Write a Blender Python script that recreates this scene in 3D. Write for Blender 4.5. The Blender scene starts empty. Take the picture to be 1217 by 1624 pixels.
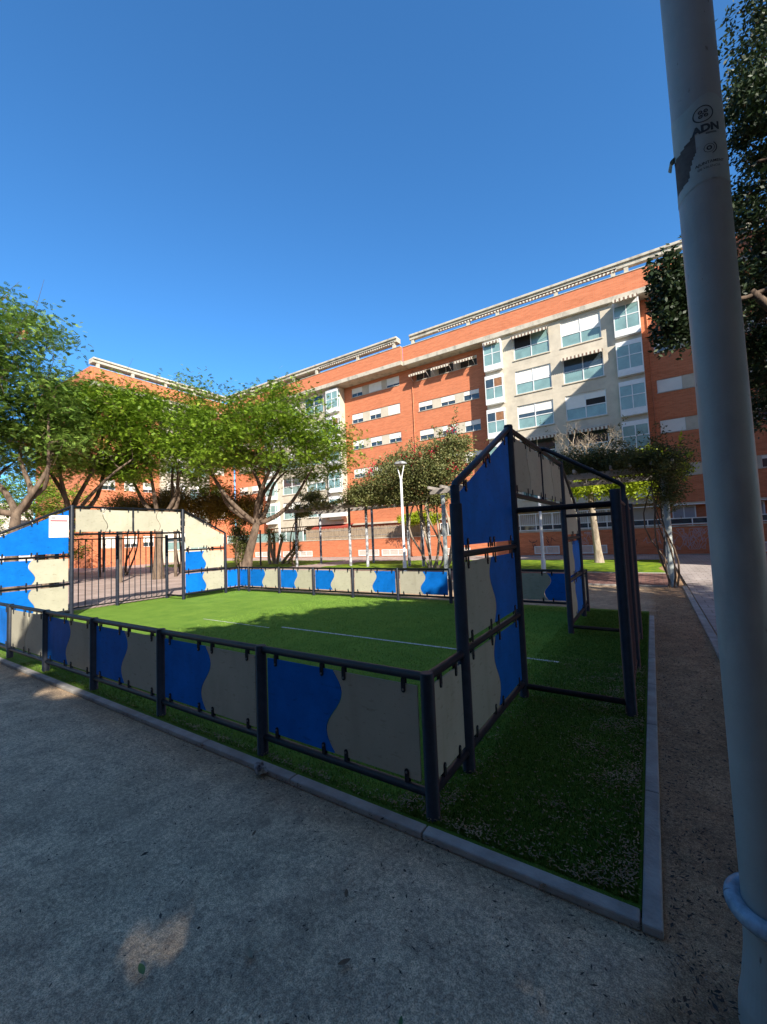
import bpy, math, random
import numpy as np
from mathutils import Vector, Matrix
rng = np.random.default_rng(7); random.seed(7)
S = bpy.context.scene
COL = S.collection
# ------------------------------------------------------------------ camera
# site coordinates: a runs along the pitch (away to the left), b across it, z up ; world = (-a, b, z)
def P(a, b, z): return (-a, b, z)
cam = bpy.data.cameras.new("camera"); co = bpy.data.objects.new("camera", cam); COL.objects.link(co)
F = Vector((-.5470, .8371, 0)); R = Vector((.8371, .5470, 0)); U = Vector((0, 0, 1))
pt, rl = math.radians(3.507), math.radians(2.337)
fwd = F*math.cos(pt) + U*math.sin(pt); up0 = -F*math.sin(pt) + U*math.cos(pt)
rt = R*math.cos(rl) - up0*math.sin(rl); up = R*math.sin(rl) + up0*math.cos(rl)
mt = Matrix((rt, up, -fwd)).transposed().to_4x4(); mt.translation = Vector(P(-1.138, -2.128, 1.6))
co.matrix_world = mt
cam.sensor_fit = 'HORIZONTAL'; cam.sensor_width = 36; cam.lens = 647.6/1217*36
cam.clip_start = .02; cam.clip_end = 2000
S.camera = co
# ------------------------------------------------------------------ light
SUN = Vector((1.5, -1.0, 1.15)).normalized()
el = math.asin(SUN.z); rot = math.atan2(SUN.x, SUN.y)
w = bpy.data.worlds.new("World"); S.world = w; w.use_nodes = True
nt = w.node_tree; bg = nt.nodes['Background']
sky = nt.nodes.new('ShaderNodeTexSky'); sky.sky_type = 'NISHITA'; sky.sun_disc = False
sky.sun_elevation = el; sky.sun_rotation = rot; sky.altitude = 0; sky.air_density = 1.0; sky.dust_density = .3; sky.ozone_density = 3.0
tint = nt.nodes.new('ShaderNodeMix'); tint.data_type = 'RGBA'; tint.blend_type = 'MULTIPLY'; tint.inputs[0].default_value = 1
# clear sky: deep blue away from the sun, paler towards it
tc = nt.nodes.new('ShaderNodeTexCoord'); dp = nt.nodes.new('ShaderNodeVectorMath'); dp.operation = 'DOT_PRODUCT'; dp.inputs[1].default_value = tuple(SUN)
nt.links.new(tc.outputs['Generated'], dp.inputs[0]); mr = nt.nodes.new('ShaderNodeMapRange'); mr.inputs['From Min'].default_value = .1; mr.inputs['From Max'].default_value = .75
nt.links.new(dp.outputs['Value'], mr.inputs['Value']); t2 = nt.nodes.new('ShaderNodeMix'); t2.data_type = 'RGBA'; nt.links.new(mr.outputs[0], t2.inputs[0])
t2.inputs[6].default_value = (.50, 1.05, 1.42, 1); t2.inputs[7].default_value = (1.15, 1.12, 1.1, 1); nt.links.new(t2.outputs[2], tint.inputs[7])
nt.links.new(sky.outputs[0], tint.inputs[6]); nt.links.new(tint.outputs[2], bg.inputs[0]); bg.inputs[1].default_value = 0.095
sl = bpy.data.lights.new("sun", 'SUN'); sl.energy = 5.0; sl.angle = math.radians(.53); sl.color = (1, .93, .82)
so = bpy.data.objects.new("sun", sl); COL.objects.link(so); so.rotation_euler = (-SUN).to_track_quat('-Z', 'Y').to_euler()
S.view_settings.view_transform = 'Standard'; S.view_settings.look = 'None'; S.view_settings.gamma = 1
S.view_settings.exposure = 0.95
S.render.engine = 'CYCLES'
# ------------------------------------------------------------------ materials
def mat(name, col, rough=.7, noise=0, nscale=3, col2=None, bump=0, bscale=40, metal=0, spec=None, stretch=(1,1,1), ramp=(.35,.65), coat=0):
    m = bpy.data.materials.new(name); m.use_nodes = True; n = m.node_tree.nodes; l = m.node_tree.links
    b = n['Principled BSDF']; b.inputs['Base Color'].default_value = (*col, 1); b.inputs['Roughness'].default_value = rough
    b.inputs['Metallic'].default_value = metal
    if rough > .8: b.inputs['Specular IOR Level'].default_value = .12
    if spec is not None: b.inputs['Specular IOR Level'].default_value = spec
    if coat: b.inputs['Coat Weight'].default_value = coat; b.inputs['Coat Roughness'].default_value = .08
    g = n.new('ShaderNodeNewGeometry'); mp = n.new('ShaderNodeMapping'); l.new(g.outputs['Position'], mp.inputs[0])
    mp.inputs['Scale'].default_value = stretch
    if noise or col2:
        t = n.new('ShaderNodeTexNoise'); t.inputs['Scale'].default_value = nscale; t.inputs['Detail'].default_value = 6; t.inputs['Roughness'].default_value = .65
        l.new(mp.outputs[0], t.inputs[0]); r = n.new('ShaderNodeValToRGB'); l.new(t.outputs[0], r.inputs[0])
        c2 = col2 or tuple(c*(1-noise) for c in col); c1 = col if col2 else tuple(min(1, c*(1+noise*.6)) for c in col)
        r.color_ramp.elements[0].position = ramp[0]; r.color_ramp.elements[1].position = ramp[1]
        r.color_ramp.elements[0].color = (*c2, 1); r.color_ramp.elements[1].color = (*c1, 1); l.new(r.outputs[0], b.inputs['Base Color'])
        m['ramp'] = 1
    if bump:
        t2 = n.new('ShaderNodeTexNoise'); t2.inputs['Scale'].default_value = bscale; t2.inputs['Detail'].default_value = 5
        l.new(mp.outputs[0], t2.inputs[0]); bp = n.new('ShaderNodeBump'); bp.inputs['Strength'].default_value = bump; bp.inputs['Distance'].default_value = .02
        l.new(t2.outputs[0], bp.inputs['Height']); l.new(bp.outputs[0], b.inputs['Normal'])
    return m
def N(m): return m.node_tree.nodes, m.node_tree.links, m.node_tree.nodes['Principled BSDF']
def brickmat(name, c1, c2, mortar):
    m = mat(name, c1, .85); n, l, b = N(m)
    g = n.new('ShaderNodeNewGeometry'); sp = n.new('ShaderNodeSeparateXYZ'); l.new(g.outputs['Position'], sp.inputs[0])
    ad = n.new('ShaderNodeMath'); ad.operation = 'ADD'; l.new(sp.outputs[0], ad.inputs[0]); l.new(sp.outputs[1], ad.inputs[1])
    cb = n.new('ShaderNodeCombineXYZ'); l.new(ad.outputs[0], cb.inputs[0]); l.new(sp.outputs[2], cb.inputs[1])
    t = n.new('ShaderNodeTexBrick'); l.new(cb.outputs[0], t.inputs[0]); t.inputs['Scale'].default_value = 1
    t.inputs['Brick Width'].default_value = .24; t.inputs['Row Height'].default_value = .065; t.inputs['Mortar Size'].default_value = .006
    t.inputs['Color1'].default_value = (*c1, 1); t.inputs['Color2'].default_value = (*c2, 1); t.inputs['Mortar'].default_value = (*mortar, 1); t.inputs['Bias'].default_value = -.1
    ns = n.new('ShaderNodeTexNoise'); mp = n.new('ShaderNodeMapping'); mp.inputs['Scale'].default_value = (.5, 5, 1); l.new(cb.outputs[0], mp.inputs[0]); l.new(mp.outputs[0], ns.inputs[0])
    ns.inputs['Scale'].default_value = 1.2; ns.inputs['Detail'].default_value = 5
    mx = n.new('ShaderNodeMix'); mx.data_type = 'RGBA'; mx.blend_type = 'MULTIPLY'; mx.inputs[0].default_value = 1
    rp = n.new('ShaderNodeValToRGB'); rp.color_ramp.elements[0].position = .3; rp.color_ramp.elements[1].position = .7
    rp.color_ramp.elements[0].color = (.88, .86, .85, 1); rp.color_ramp.elements[1].color = (1.06, 1.04, 1.03, 1)
    l.new(ns.outputs[0], rp.inputs[0]); l.new(t.outputs[0], mx.inputs[6]); l.new(rp.outputs[0], mx.inputs[7]); l.new(mx.outputs[2], b.inputs['Base Color'])
    return m
def leafmat(name, ca, cb_, cc, scale=.9, trans=.35):
    m = bpy.data.materials.new(name); m.use_nodes = True; n, l, b = N(m)
    g = n.new('ShaderNodeNewGeometry'); t = n.new('ShaderNodeTexNoise'); t.inputs['Scale'].default_value = scale; t.inputs['Detail'].default_value = 8; t.inputs['Roughness'].default_value = .8
    l.new(g.outputs['Position'], t.inputs[0]); r = n.new('ShaderNodeValToRGB'); l.new(t.outputs[0], r.inputs[0])
    e = r.color_ramp.elements; e[0].position = .36; e[0].color = (*ca, 1); e[1].position = .52; e[1].color = (*cb_, 1); x = e.new(.66); x.color = (*cc, 1)
    l.new(r.outputs[0], b.inputs['Base Color']); b.inputs['Roughness'].default_value = .5; b.inputs['Specular IOR Level'].default_value = .3
    tr = n.new('ShaderNodeBsdfTranslucent'); l.new(r.outputs[0], tr.inputs[0]); mx = n.new('ShaderNodeMixShader'); mx.inputs[0].default_value = trans
    l.new(b.outputs[0], mx.inputs[1]); l.new(tr.outputs[0], mx.inputs[2]); l.new(mx.outputs[0], n['Material Output'].inputs[0])
    return m
M = {}
M['steel'] = mat('dark painted steel', (.014, .018, .027), .5, spec=.28, noise=.35, nscale=14, bump=.05, bscale=90)
M['blue'] = mat('blue laminate', (.004, .155, .58), .6, spec=.1, noise=.16, nscale=3, bump=.02, bscale=8)
M['cream'] = mat('cream laminate', (.46, .432, .335), .6, spec=.12, noise=.07, nscale=3, bump=.02, bscale=8)
M['edge'] = mat('panel core', (.5, .47, .38), .7)
M['bolt'] = mat('bolt', (.25, .26, .28), .35, metal=1)
M['brick'] = brickmat('orange brick', (.61, .20, .095), (.50, .15, .068), (.48, .25, .155))
M['render'] = mat('cream render', (.54, .48, .38), .85, noise=.14, nscale=1.3, bump=.1, bscale=30)
M['concrete'] = mat('weathered concrete', (.50, .455, .37), .85, col2=(.30, .27, .22), nscale=2.2, stretch=(1,1,.5), ramp=(.33, .52))
M['white'] = mat('white frame', (.72, .73, .72), .4, noise=.08, nscale=4)
M['shutter'] = mat('roller shutter', (.78, .76, .69), .6, noise=.06, nscale=2)
M['tealglass'] = mat('pale teal glass', (.20, .33, .32), .08, noise=.25, nscale=1.1, spec=.8)
M['darkglass'] = mat('dark glass', (.035, .055, .07), .05, noise=.4, nscale=1.5, spec=1)
M['dark'] = mat('dark room', (.015, .013, .012), .8)
M['curtain'] = mat('brown curtain', (.28, .13, .06), .8, noise=.3, nscale=6)
M['dirt'] = mat('dirt', (.74, .575, .39), .95, col2=(.50, .385, .26), nscale=1.4, bump=.5, bscale=55, ramp=(.32, .68))
n, l, b = N(M['dirt']); src = b.inputs['Base Color'].links[0].from_socket
g = n.new('ShaderNodeNewGeometry'); fac = src
for sc_, lo_, hi_ in ((7, (.82,.82,.84,1), (1.10,1.09,1.08,1)), (46, (.72,.72,.74,1), (1.18,1.18,1.17,1)), (190, (.55,.55,.55,1), (1.32,1.31,1.29,1))):
    t = n.new('ShaderNodeTexNoise'); t.inputs['Scale'].default_value = sc_; t.inputs['Detail'].default_value = 4; l.new(g.outputs['Position'], t.inputs[0])
    r = n.new('ShaderNodeValToRGB'); l.new(t.outputs[0], r.inputs[0]); r.color_ramp.elements[0].position = .36; r.color_ramp.elements[1].position = .64; r.color_ramp.elements[0].color = lo_; r.color_ramp.elements[1].color = hi_
    mx = n.new('ShaderNodeMix'); mx.data_type = 'RGBA'; mx.blend_type = 'MULTIPLY'; mx.inputs[0].default_value = 1; l.new(fac, mx.inputs[6]); l.new(r.outputs[0], mx.inputs[7]); fac = mx.outputs[2]
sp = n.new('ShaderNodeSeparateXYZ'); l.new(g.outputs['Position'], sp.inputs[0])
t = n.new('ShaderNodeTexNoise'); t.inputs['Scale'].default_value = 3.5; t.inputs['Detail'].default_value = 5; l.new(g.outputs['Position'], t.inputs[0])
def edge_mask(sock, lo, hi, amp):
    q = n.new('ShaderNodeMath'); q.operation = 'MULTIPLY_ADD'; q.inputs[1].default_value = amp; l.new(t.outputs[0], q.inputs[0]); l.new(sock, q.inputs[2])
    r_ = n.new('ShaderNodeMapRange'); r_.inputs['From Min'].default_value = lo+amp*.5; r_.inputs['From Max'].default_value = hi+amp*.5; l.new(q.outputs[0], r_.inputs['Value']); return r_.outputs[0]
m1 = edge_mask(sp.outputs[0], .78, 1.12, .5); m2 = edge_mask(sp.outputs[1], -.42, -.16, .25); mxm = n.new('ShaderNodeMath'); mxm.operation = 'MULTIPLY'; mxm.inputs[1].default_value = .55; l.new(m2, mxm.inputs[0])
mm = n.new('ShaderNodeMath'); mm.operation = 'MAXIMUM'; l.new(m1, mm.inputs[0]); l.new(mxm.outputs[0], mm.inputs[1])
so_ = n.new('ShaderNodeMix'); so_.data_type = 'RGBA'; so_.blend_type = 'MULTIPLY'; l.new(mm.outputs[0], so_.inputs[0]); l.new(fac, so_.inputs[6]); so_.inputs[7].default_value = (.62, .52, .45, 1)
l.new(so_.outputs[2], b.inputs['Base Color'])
M['kerb'] = mat('kerb stone', (.40, .38, .35), .9, col2=(.27, .255, .235), nscale=5, bump=.3, bscale=60)
M['line'] = mat('white line', (.62, .64, .58), .9, noise=.3, nscale=14)
M['pole'] = mat('grey green pole paint', (.36, .385, .36), .5, noise=.08, nscale=5, bump=.05, bscale=120)
n, l, b = N(M['pole']); src = b.inputs['Base Color'].links[0].from_socket
g = n.new('ShaderNodeNewGeometry'); mp = n.new('ShaderNodeMapping'); mp.inputs['Scale'].default_value = (1,1,.35); l.new(g.outputs['Position'], mp.inputs[0])
for sc_, p0_, p1_, c_ in ((38, .70, .73, (.45,.40,.36,1)), (9, .55, .75, (.80,.80,.82,1))):
    t = n.new('ShaderNodeTexNoise'); t.inputs['Scale'].default_value = sc_; t.inputs['Detail'].default_value = 6; l.new(mp.outputs[0], t.inputs[0])
    r = n.new('ShaderNodeValToRGB'); l.new(t.outputs[0], r.inputs[0]); r.color_ramp.elements[0].position = p0_; r.color_ramp.elements[1].position = p1_; r.color_ramp.elements[0].color = (1,1,1,1); r.color_ramp.elements[1].color = c_
    mx = n.new('ShaderNodeMix'); mx.data_type = 'RGBA'; mx.blend_type = 'MULTIPLY'; mx.inputs[0].default_value = 1; l.new(src, mx.inputs[6]); l.new(r.outputs[0], mx.inputs[7]); src = mx.outputs[2]
l.new(src, b.inputs['Base Color'])
# scuffs on the pitch boards
for nm in ('blue', 'cream'):
    n, l, b = N(M[nm]); src = b.inputs['Base Color'].links[0].from_socket; g = n.new('ShaderNodeNewGeometry')
    for sc_, st_, p0_, p1_, c_ in ((11, (1,1,3), .60, .70, (.80,.79,.77,1)), (5, (1,1,.25), .56, .80, (.84,.83,.80,1)), (60, (1,1,1), .68, .72, (.72,.70,.68,1))):
        mp = n.new('ShaderNodeMapping'); mp.inputs['Scale'].default_value = st_; l.new(g.outputs['Position'], mp.inputs[0])
        t = n.new('ShaderNodeTexNoise'); t.inputs['Scale'].default_value = sc_; t.inputs['Detail'].default_value = 6; l.new(mp.outputs[0], t.inputs[0])
        r = n.new('ShaderNodeValToRGB'); l.new(t.outputs[0], r.inputs[0]); r.color_ramp.elements[0].position = p0_; r.color_ramp.elements[1].position = p1_; r.color_ramp.elements[0].color = (1,1,1,1); r.color_ramp.elements[1].color = c_
        mx = n.new('ShaderNodeMix'); mx.data_type = 'RGBA'; mx.blend_type = 'MULTIPLY'; mx.inputs[0].default_value = 1; l.new(src, mx.inputs[6]); l.new(r.outputs[0], mx.inputs[7]); src = mx.outputs[2]
    oi = n.new('ShaderNodeObjectInfo'); mr_ = n.new('ShaderNodeMapRange'); mr_.inputs['To Min'].default_value = .86; mr_.inputs['To Max'].default_value = 1.08; l.new(oi.outputs['Random'], mr_.inputs['Value'])
    vm = n.new('ShaderNodeVectorMath'); vm.operation = 'SCALE'; l.new(src, vm.inputs[0]); l.new(mr_.outputs[0], vm.inputs['Scale']); l.new(vm.outputs[0], b.inputs['Base Color'])
M['paper'] = mat('sticker', (.38, .45, .42), .6, noise=.08, nscale=20)
M['ink'] = mat('ink', (.035, .05, .055), .7)
M['glue'] = mat('torn glue', (.12, .115, .11), .9, noise=.2, nscale=30)
M['ring'] = mat('blue grey glossy tube', (.27, .37, .45), .25, noise=.35, nscale=18, bump=.1, bscale=40)
M['bark'] = mat('bark', (.20, .145, .105), .9, col2=(.07, .05, .038), nscale=6, stretch=(1,1,.35), bump=.6, bscale=22)
M['palebark'] = mat('pale bark', (.44, .37, .28), .9, col2=(.20, .16, .12), nscale=5, stretch=(1,1,.4), bump=.5, bscale=22)
M['twig'] = mat('pale twig', (.36, .27, .20), .9, noise=.3, nscale=9)
M['whitepaint'] = mat('white lamp paint', (.72, .73, .72), .45, noise=.06, nscale=5)
M['galv'] = mat('galvanised', (.40, .41, .42), .5, col2=(.13, .13, .14), nscale=5, ramp=(.42,.56))
M['wood'] = mat('old beam', (.30, .27, .24), .8, noise=.3, nscale=5)
M['leaf1'] = leafmat('jacaranda leaves', (.05, .10, .012), (.19, .31, .022), (.42, .54, .05), 2.2, .3)
M['leaf2'] = leafmat('blue green jacaranda leaves', (.055, .12, .028), (.19, .31, .05), (.40, .50, .10), 2.2, .35)
M['leafficus'] = leafmat('ficus leaves', (.018, .032, .012), (.028, .05, .016), (.055, .085, .025), 1.5, .2)
M['leafboug'] = leafmat('bougainvillea leaves', (.05, .065, .022), (.17, .19, .06), (.40, .30, .14), 2.6, .25)
M['leafvine'] = leafmat('vine leaves', (.035, .045, .014), (.08, .095, .025), (.20, .17, .05), 1.6, .3)
M['leafhedge'] = leafmat('rusty hedge leaves', (.10, .075, .014), (.24, .16, .022), (.42, .24, .025), .8, .3)
M['leaflime'] = leafmat('lime leaves', (.16, .22, .01), (.34, .42, .02), (.50, .54, .05), 1.0, .4)
M['leafpalm'] = leafmat('palm leaves', (.09, .13, .04), (.20, .26, .09), (.36, .40, .16), 2, .3)
M['flower'] = leafmat('red bracts', (.45, .015, .03), (.62, .02, .06), (.7, .06, .1), 3, .3)
M['pod'] = leafmat('reddish seed pods', (.30, .11, .06), (.42, .18, .1), (.5, .25, .15), 3, .3)
M['litter'] = leafmat('dry leaves', (.11, .075, .04), (.25, .18, .10), (.42, .33, .20), 6, .05)
M['litterdark'] = leafmat('dark dead leaves', (.020, .016, .013), (.045, .032, .024), (.10, .065, .045), 6, .05)
M['reed'] = mat('reed screen', (.44, .35, .25), .9, col2=(.22, .165, .115), nscale=3, stretch=(14, 14, .5))
M['redcloth'] = mat('red awning', (.33, .05, .03), .8, noise=.15, nscale=4)
M['wallfar'] = mat('white wall', (.62, .60, .55), .8, noise=.1, nscale=2)
M['redbar'] = mat('sign red', (.40, .03, .05), .5)
M['signwhite'] = mat('sign white', (.76, .76, .76), .4)
M['signgrey'] = mat('sign grey print', (.36, .36, .38), .6)
M['yellow'] = mat('yellow cloth', (.72, .50, .06), .8)
M['graf'] = mat('dark graffiti', (.05, .03, .04), .8)
M['grafw'] = mat('pale graffiti', (.45, .30, .30), .8)
M['pack'] = mat('crushed pack', (.05, .04, .05), .4, col2=(.42, .42, .42), nscale=22)
# striped awning cloth
m = mat('striped awning', (.6, .55, .45), .8); n, l, b = N(m); M['stripe'] = m
g = n.new('ShaderNodeNewGeometry'); sp = n.new('ShaderNodeSeparateXYZ'); l.new(g.outputs['Position'], sp.inputs[0])
ad = n.new('ShaderNodeMath'); ad.operation = 'ADD'; l.new(sp.outputs[0], ad.inputs[0]); l.new(sp.outputs[1], ad.inputs[1])
ml = n.new('ShaderNodeMath'); ml.operation = 'MULTIPLY'; ml.inputs[1].default_value = 4.5; l.new(ad.outputs[0], ml.inputs[0])
fr = n.new('ShaderNodeMath'); fr.operation = 'FRACT'; l.new(ml.outputs[0], fr.inputs[0])
gt = n.new('ShaderNodeMath'); gt.operation = 'GREATER_THAN'; gt.inputs[1].default_value = .55; l.new(fr.outputs[0], gt.inputs[0])
mx = n.new('ShaderNodeMix'); mx.data_type = 'RGBA'; l.new(gt.outputs[0], mx.inputs[0]); mx.inputs[6].default_value = (.62, .57, .46, 1); mx.inputs[7].default_value = (.17, .10, .07, 1)
l.new(mx.outputs[2], b.inputs['Base Color'])
# artificial turf, fine fibre noise
def darker_outside(m):  # multiplies turf colour darker behind the near goal and along the front edge
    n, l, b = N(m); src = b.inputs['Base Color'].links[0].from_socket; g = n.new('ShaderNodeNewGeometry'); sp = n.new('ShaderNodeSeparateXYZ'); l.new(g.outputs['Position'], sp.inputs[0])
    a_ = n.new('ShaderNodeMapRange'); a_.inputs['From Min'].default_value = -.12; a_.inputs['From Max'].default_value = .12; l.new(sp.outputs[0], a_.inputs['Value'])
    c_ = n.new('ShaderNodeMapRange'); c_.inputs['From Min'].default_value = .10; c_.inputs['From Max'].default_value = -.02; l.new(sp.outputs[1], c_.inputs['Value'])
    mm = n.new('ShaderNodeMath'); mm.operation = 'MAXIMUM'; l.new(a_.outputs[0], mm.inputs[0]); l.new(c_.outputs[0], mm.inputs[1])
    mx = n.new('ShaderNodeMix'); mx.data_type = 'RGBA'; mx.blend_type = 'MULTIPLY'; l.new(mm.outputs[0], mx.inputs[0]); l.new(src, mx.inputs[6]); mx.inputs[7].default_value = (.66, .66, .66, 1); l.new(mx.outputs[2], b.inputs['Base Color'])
def turfmat(name, c1, c2):
    m = mat(name, c1, .9, col2=c2, nscale=2.2, bump=.7, bscale=160, ramp=(.3, .7)); n, l, b = N(m)
    src = b.inputs['Base Color'].links[0].from_socket
    g = n.new('ShaderNodeNewGeometry'); t = n.new('ShaderNodeTexNoise'); t.inputs['Scale'].default_value = 190; t.inputs['Detail'].default_value = 3; l.new(g.outputs['Position'], t.inputs[0])
    r = n.new('ShaderNodeValToRGB'); l.new(t.outputs[0], r.inputs[0]); r.color_ramp.elements[0].position = .3; r.color_ramp.elements[1].position = .7
    r.color_ramp.elements[0].color = (.5, .55, .5, 1); r.color_ramp.elements[1].color = (1.35, 1.3, 1.2, 1)
    mx = n.new('ShaderNodeMix'); mx.data_type = 'RGBA'; mx.blend_type = 'MULTIPLY'; mx.inputs[0].default_value = 1
    l.new(src, mx.inputs[6]); l.new(r.outputs[0], mx.inputs[7]); l.new(mx.outputs[2], b.inputs['Base Color'])
    darker_outside(m); return m
M['turf'] = turfmat('artificial turf', (.195, .325, .048), (.12, .235, .032))
M['blade'] = mat('turf blades', (.24, .38, .06), .9, col2=(.07, .15, .025), nscale=30, bump=0); darker_outside(M['blade'])
M['lawn'] = mat('lawn', (.22, .30, .02), .9, col2=(.06, .13, .015), nscale=2.5, bump=.8, bscale=60)
# paving
def paving(name, c1, c2, mortar, wd, ht):
    m = mat(name, c1, .85); n, l, b = N(m); g = n.new('ShaderNodeNewGeometry'); t = n.new('ShaderNodeTexBrick'); l.new(g.outputs['Position'], t.inputs[0])
    t.inputs['Scale'].default_value = 1; t.inputs['Brick Width'].default_value = wd; t.inputs['Row Height'].default_value = ht; t.inputs['Mortar Size'].default_value = .012
    t.inputs['Color1'].default_value = (*c1, 1); t.inputs['Color2'].default_value = (*c2, 1); t.inputs['Mortar'].default_value = (*mortar, 1)
    ns = n.new('ShaderNodeTexNoise'); ns.inputs['Scale'].default_value = 1.1; ns.inputs['Detail'].default_value = 6; l.new(g.outputs['Position'], ns.inputs[0])
    rp = n.new('ShaderNodeValToRGB'); rp.color_ramp.elements[0].position = .3; rp.color_ramp.elements[1].position = .7
    rp.color_ramp.elements[0].color = (.72, .7, .68, 1); rp.color_ramp.elements[1].color = (1.1, 1.1, 1.1, 1); l.new(ns.outputs[0], rp.inputs[0])
    mx = n.new('ShaderNodeMix'); mx.data_type = 'RGBA'; mx.blend_type = 'MULTIPLY'; mx.inputs[0].default_value = 1
    l.new(t.outputs[0], mx.inputs[6]); l.new(rp.outputs[0], mx.inputs[7]); l.new(mx.outputs[2], b.inputs['Base Color'])
    return m
M['plaza'] = paving('pink plaza paving', (.44, .34, .30), (.40, .31, .28), (.28, .22, .2), .4, .4)
M['pathbrick'] = paving('red brick path', (.27, .14, .12), (.23, .12, .10), (.14, .10, .09), .22, .11)
M['walk'] = paving('grey walkway', (.42, .37, .34), (.38, .33, .31), (.26, .23, .21), .3, .3)
# ------------------------------------------------------------------ mesh helpers
class MB:
    def __init__(s): s.v = []; s.f = []; s.mi = []; s.k = 0
    def add(s, vs, fs):
        o = len(s.v); s.v += [tuple(x) for x in vs]
        for f in fs: s.f.append(tuple(i+o for i in f)); s.mi.append(s.k)
    def hexa(s, c):   # 8 corners, bottom ring then top ring
        s.add(c, [(0,3,2,1),(4,5,6,7),(0,1,5,4),(1,2,6,5),(2,3,7,6),(3,0,4,7)])
    def box(s, a0, a1, b0, b1, z0, z1):
        s.hexa([P(a0,b0,z0),P(a1,b0,z0),P(a1,b1,z0),P(a0,b1,z0),P(a0,b0,z1),P(a1,b0,z1),P(a1,b1,z1),P(a0,b1,z1)])
    def fbox(s, Mf, a0, a1, z0, z1, d0, d1):
        s.hexa([Mf(a0,z0,d0),Mf(a1,z0,d0),Mf(a1,z0,d1),Mf(a0,z0,d1),Mf(a0,z1,d0),Mf(a1,z1,d0),Mf(a1,z1,d1),Mf(a0,z1,d1)])
    def tube(s, pts, rad, n=10, cap=True):
        pts = [Vector(p) for p in pts]
        if not hasattr(rad, '__len__'): rad = [rad]*len(pts)
        o = len(s.v); prev = None
        for i, p in enumerate(pts):
            d = (pts[min(i+1, len(pts)-1)] - pts[max(i-1, 0)]).normalized()
            if prev is None:
                a = d.cross(Vector((0,0,1)));
                if a.length < .05: a = d.cross(Vector((1,0,0)))
            else: a = prev - d*prev.dot(d)
            a.normalize(); prev = a; b = d.cross(a)
            for k in range(n):
                t = 2*math.pi*k/n; s.v.append(tuple(p + (a*math.cos(t)+b*math.sin(t))*rad[i]))
        for i in range(len(pts)-1):
            for k in range(n):
                s.f.append((o+i*n+k, o+i*n+(k+1)%n, o+(i+1)*n+(k+1)%n, o+(i+1)*n+k)); s.mi.append(s.k)
        if cap:
            s.f.append(tuple(o+k for k in range(n))); s.mi.append(s.k)
            e = o+(len(pts)-1)*n; s.f.append(tuple(e+k for k in range(n))); s.mi.append(s.k)
    def prism(s, outline, Mf, d0, d1):  # outline [(a,z)], extruded between d0 and d1
        n = len(outline)
        s.add([Mf(a,z,d0) for a,z in outline]+[Mf(a,z,d1) for a,z in outline],
              [tuple(range(n)), tuple(range(2*n-1, n-1, -1))]+[(i,(i+1)%n,(i+1)%n+n,i+n) for i in range(n)])
    def build(s, name, mats, parent=None, smooth=False, bevel=0):
        me = bpy.data.meshes.new(name)
        off = root_loc(parent)
        me.from_pydata([(x-off[0], y-off[1], z-off[2]) for x,y,z in s.v], [], s.f)
        if not isinstance(mats, (list, tuple)): mats = [mats]
        for q in mats: me.materials.append(q)
        if len(mats) > 1: me.polygons.foreach_set('material_index', s.mi)
        me.update()
        if smooth: me.shade_smooth() if hasattr(me, 'shade_smooth') else me.polygons.foreach_set('use_smooth', [True]*len(me.polygons))
        o = bpy.data.objects.new(name, me); COL.objects.link(o)
        if parent is not None: o.parent = parent
        if bevel:
            b = o.modifiers.new('bevel', 'BEVEL'); b.width = bevel; b.segments = 2; b.limit_method = 'ANGLE'
        return o
def root_loc(o):
    if o is None: return (0,0,0)
    x = Vector((0,0,0))
    while o is not None: x += o.location; o = o.parent
    return x
def tag(o, label, cat, group=None):
    o['label'] = label; o['category'] = cat
    if group: o['group'] = group
    return o
def thing(name, label, cat, loc, group=None):
    o = bpy.data.objects.new(name, None); COL.objects.link(o); o.location = P(*loc); o.empty_display_size = .2
    return tag(o, label, cat, group)
def struct(o, kind='structure'): o['kind'] = kind; return o
def smooth_tube(name, pts, rad, m, parent, n=12):
    mb = MB(); mb.tube(pts, rad, n); o = mb.build(name, m, parent)
    p = o.data.polygons; flags = [len(q.vertices) == 4 for q in p]; p.foreach_set('use_smooth', flags); return o
# ------------------------------------------------------------------ ground
def sheet(name, pts, z, m):
    mb = MB(); mb.add([P(a,b,z) for a,b in pts], [tuple(range(len(pts)))]); return struct(mb.build(name, m))
sheet('ground', [(-400,-400),(400,-400),(400,400),(-400,400)], -.03, M['dirt'])
# near dirt surface with gentle relief
def dirt_surface():
    n1, n2 = 150, 150; mb = MB()
    as_ = np.linspace(-8, 14, n1); bs = np.linspace(-8, 11, n2)
    for i in range(n1):
        for j in range(n2):
            a, b = as_[i], bs[j]
            h = .012*math.sin(a*1.3+b*.7)*math.sin(b*1.1-a*.4) + .006*math.sin(a*4.1+1)*math.sin(b*3.7) - .006
            ins = -1.15 < a < 11.3 and -.25 < b < 7
            mb.v.append(P(a, b, (-.022 if ins else h-.004)))
    for i in range(n1-1):
        for j in range(n2-1): mb.f.append((i*n2+j, (i+1)*n2+j, (i+1)*n2+j+1, i*n2+j+1)); mb.mi.append(0)
    return mb.build('dirt_yard', M['dirt'], smooth=True)
struct(dirt_surface())
mb = MB(); mb.box(-.995, 11.6, -.076, 7.05, -.02, .008); struct(mb.build('turf', M['turf']))
sheet('plaza_paving', [(11.7,-12),(60,-12),(60,24.9),(11.7,24.9)], .012, M['plaza'])
sheet('walkway', [(-30,21.3),(11.7,21.3),(11.7,24.9),(-30,24.9)], .008, M['walk'])
sheet('brick_path', [(-1.6,11.0),(11.7,11.0),(11.7,14.4),(-1.6,14.4)], .008, M['pathbrick'])
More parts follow.
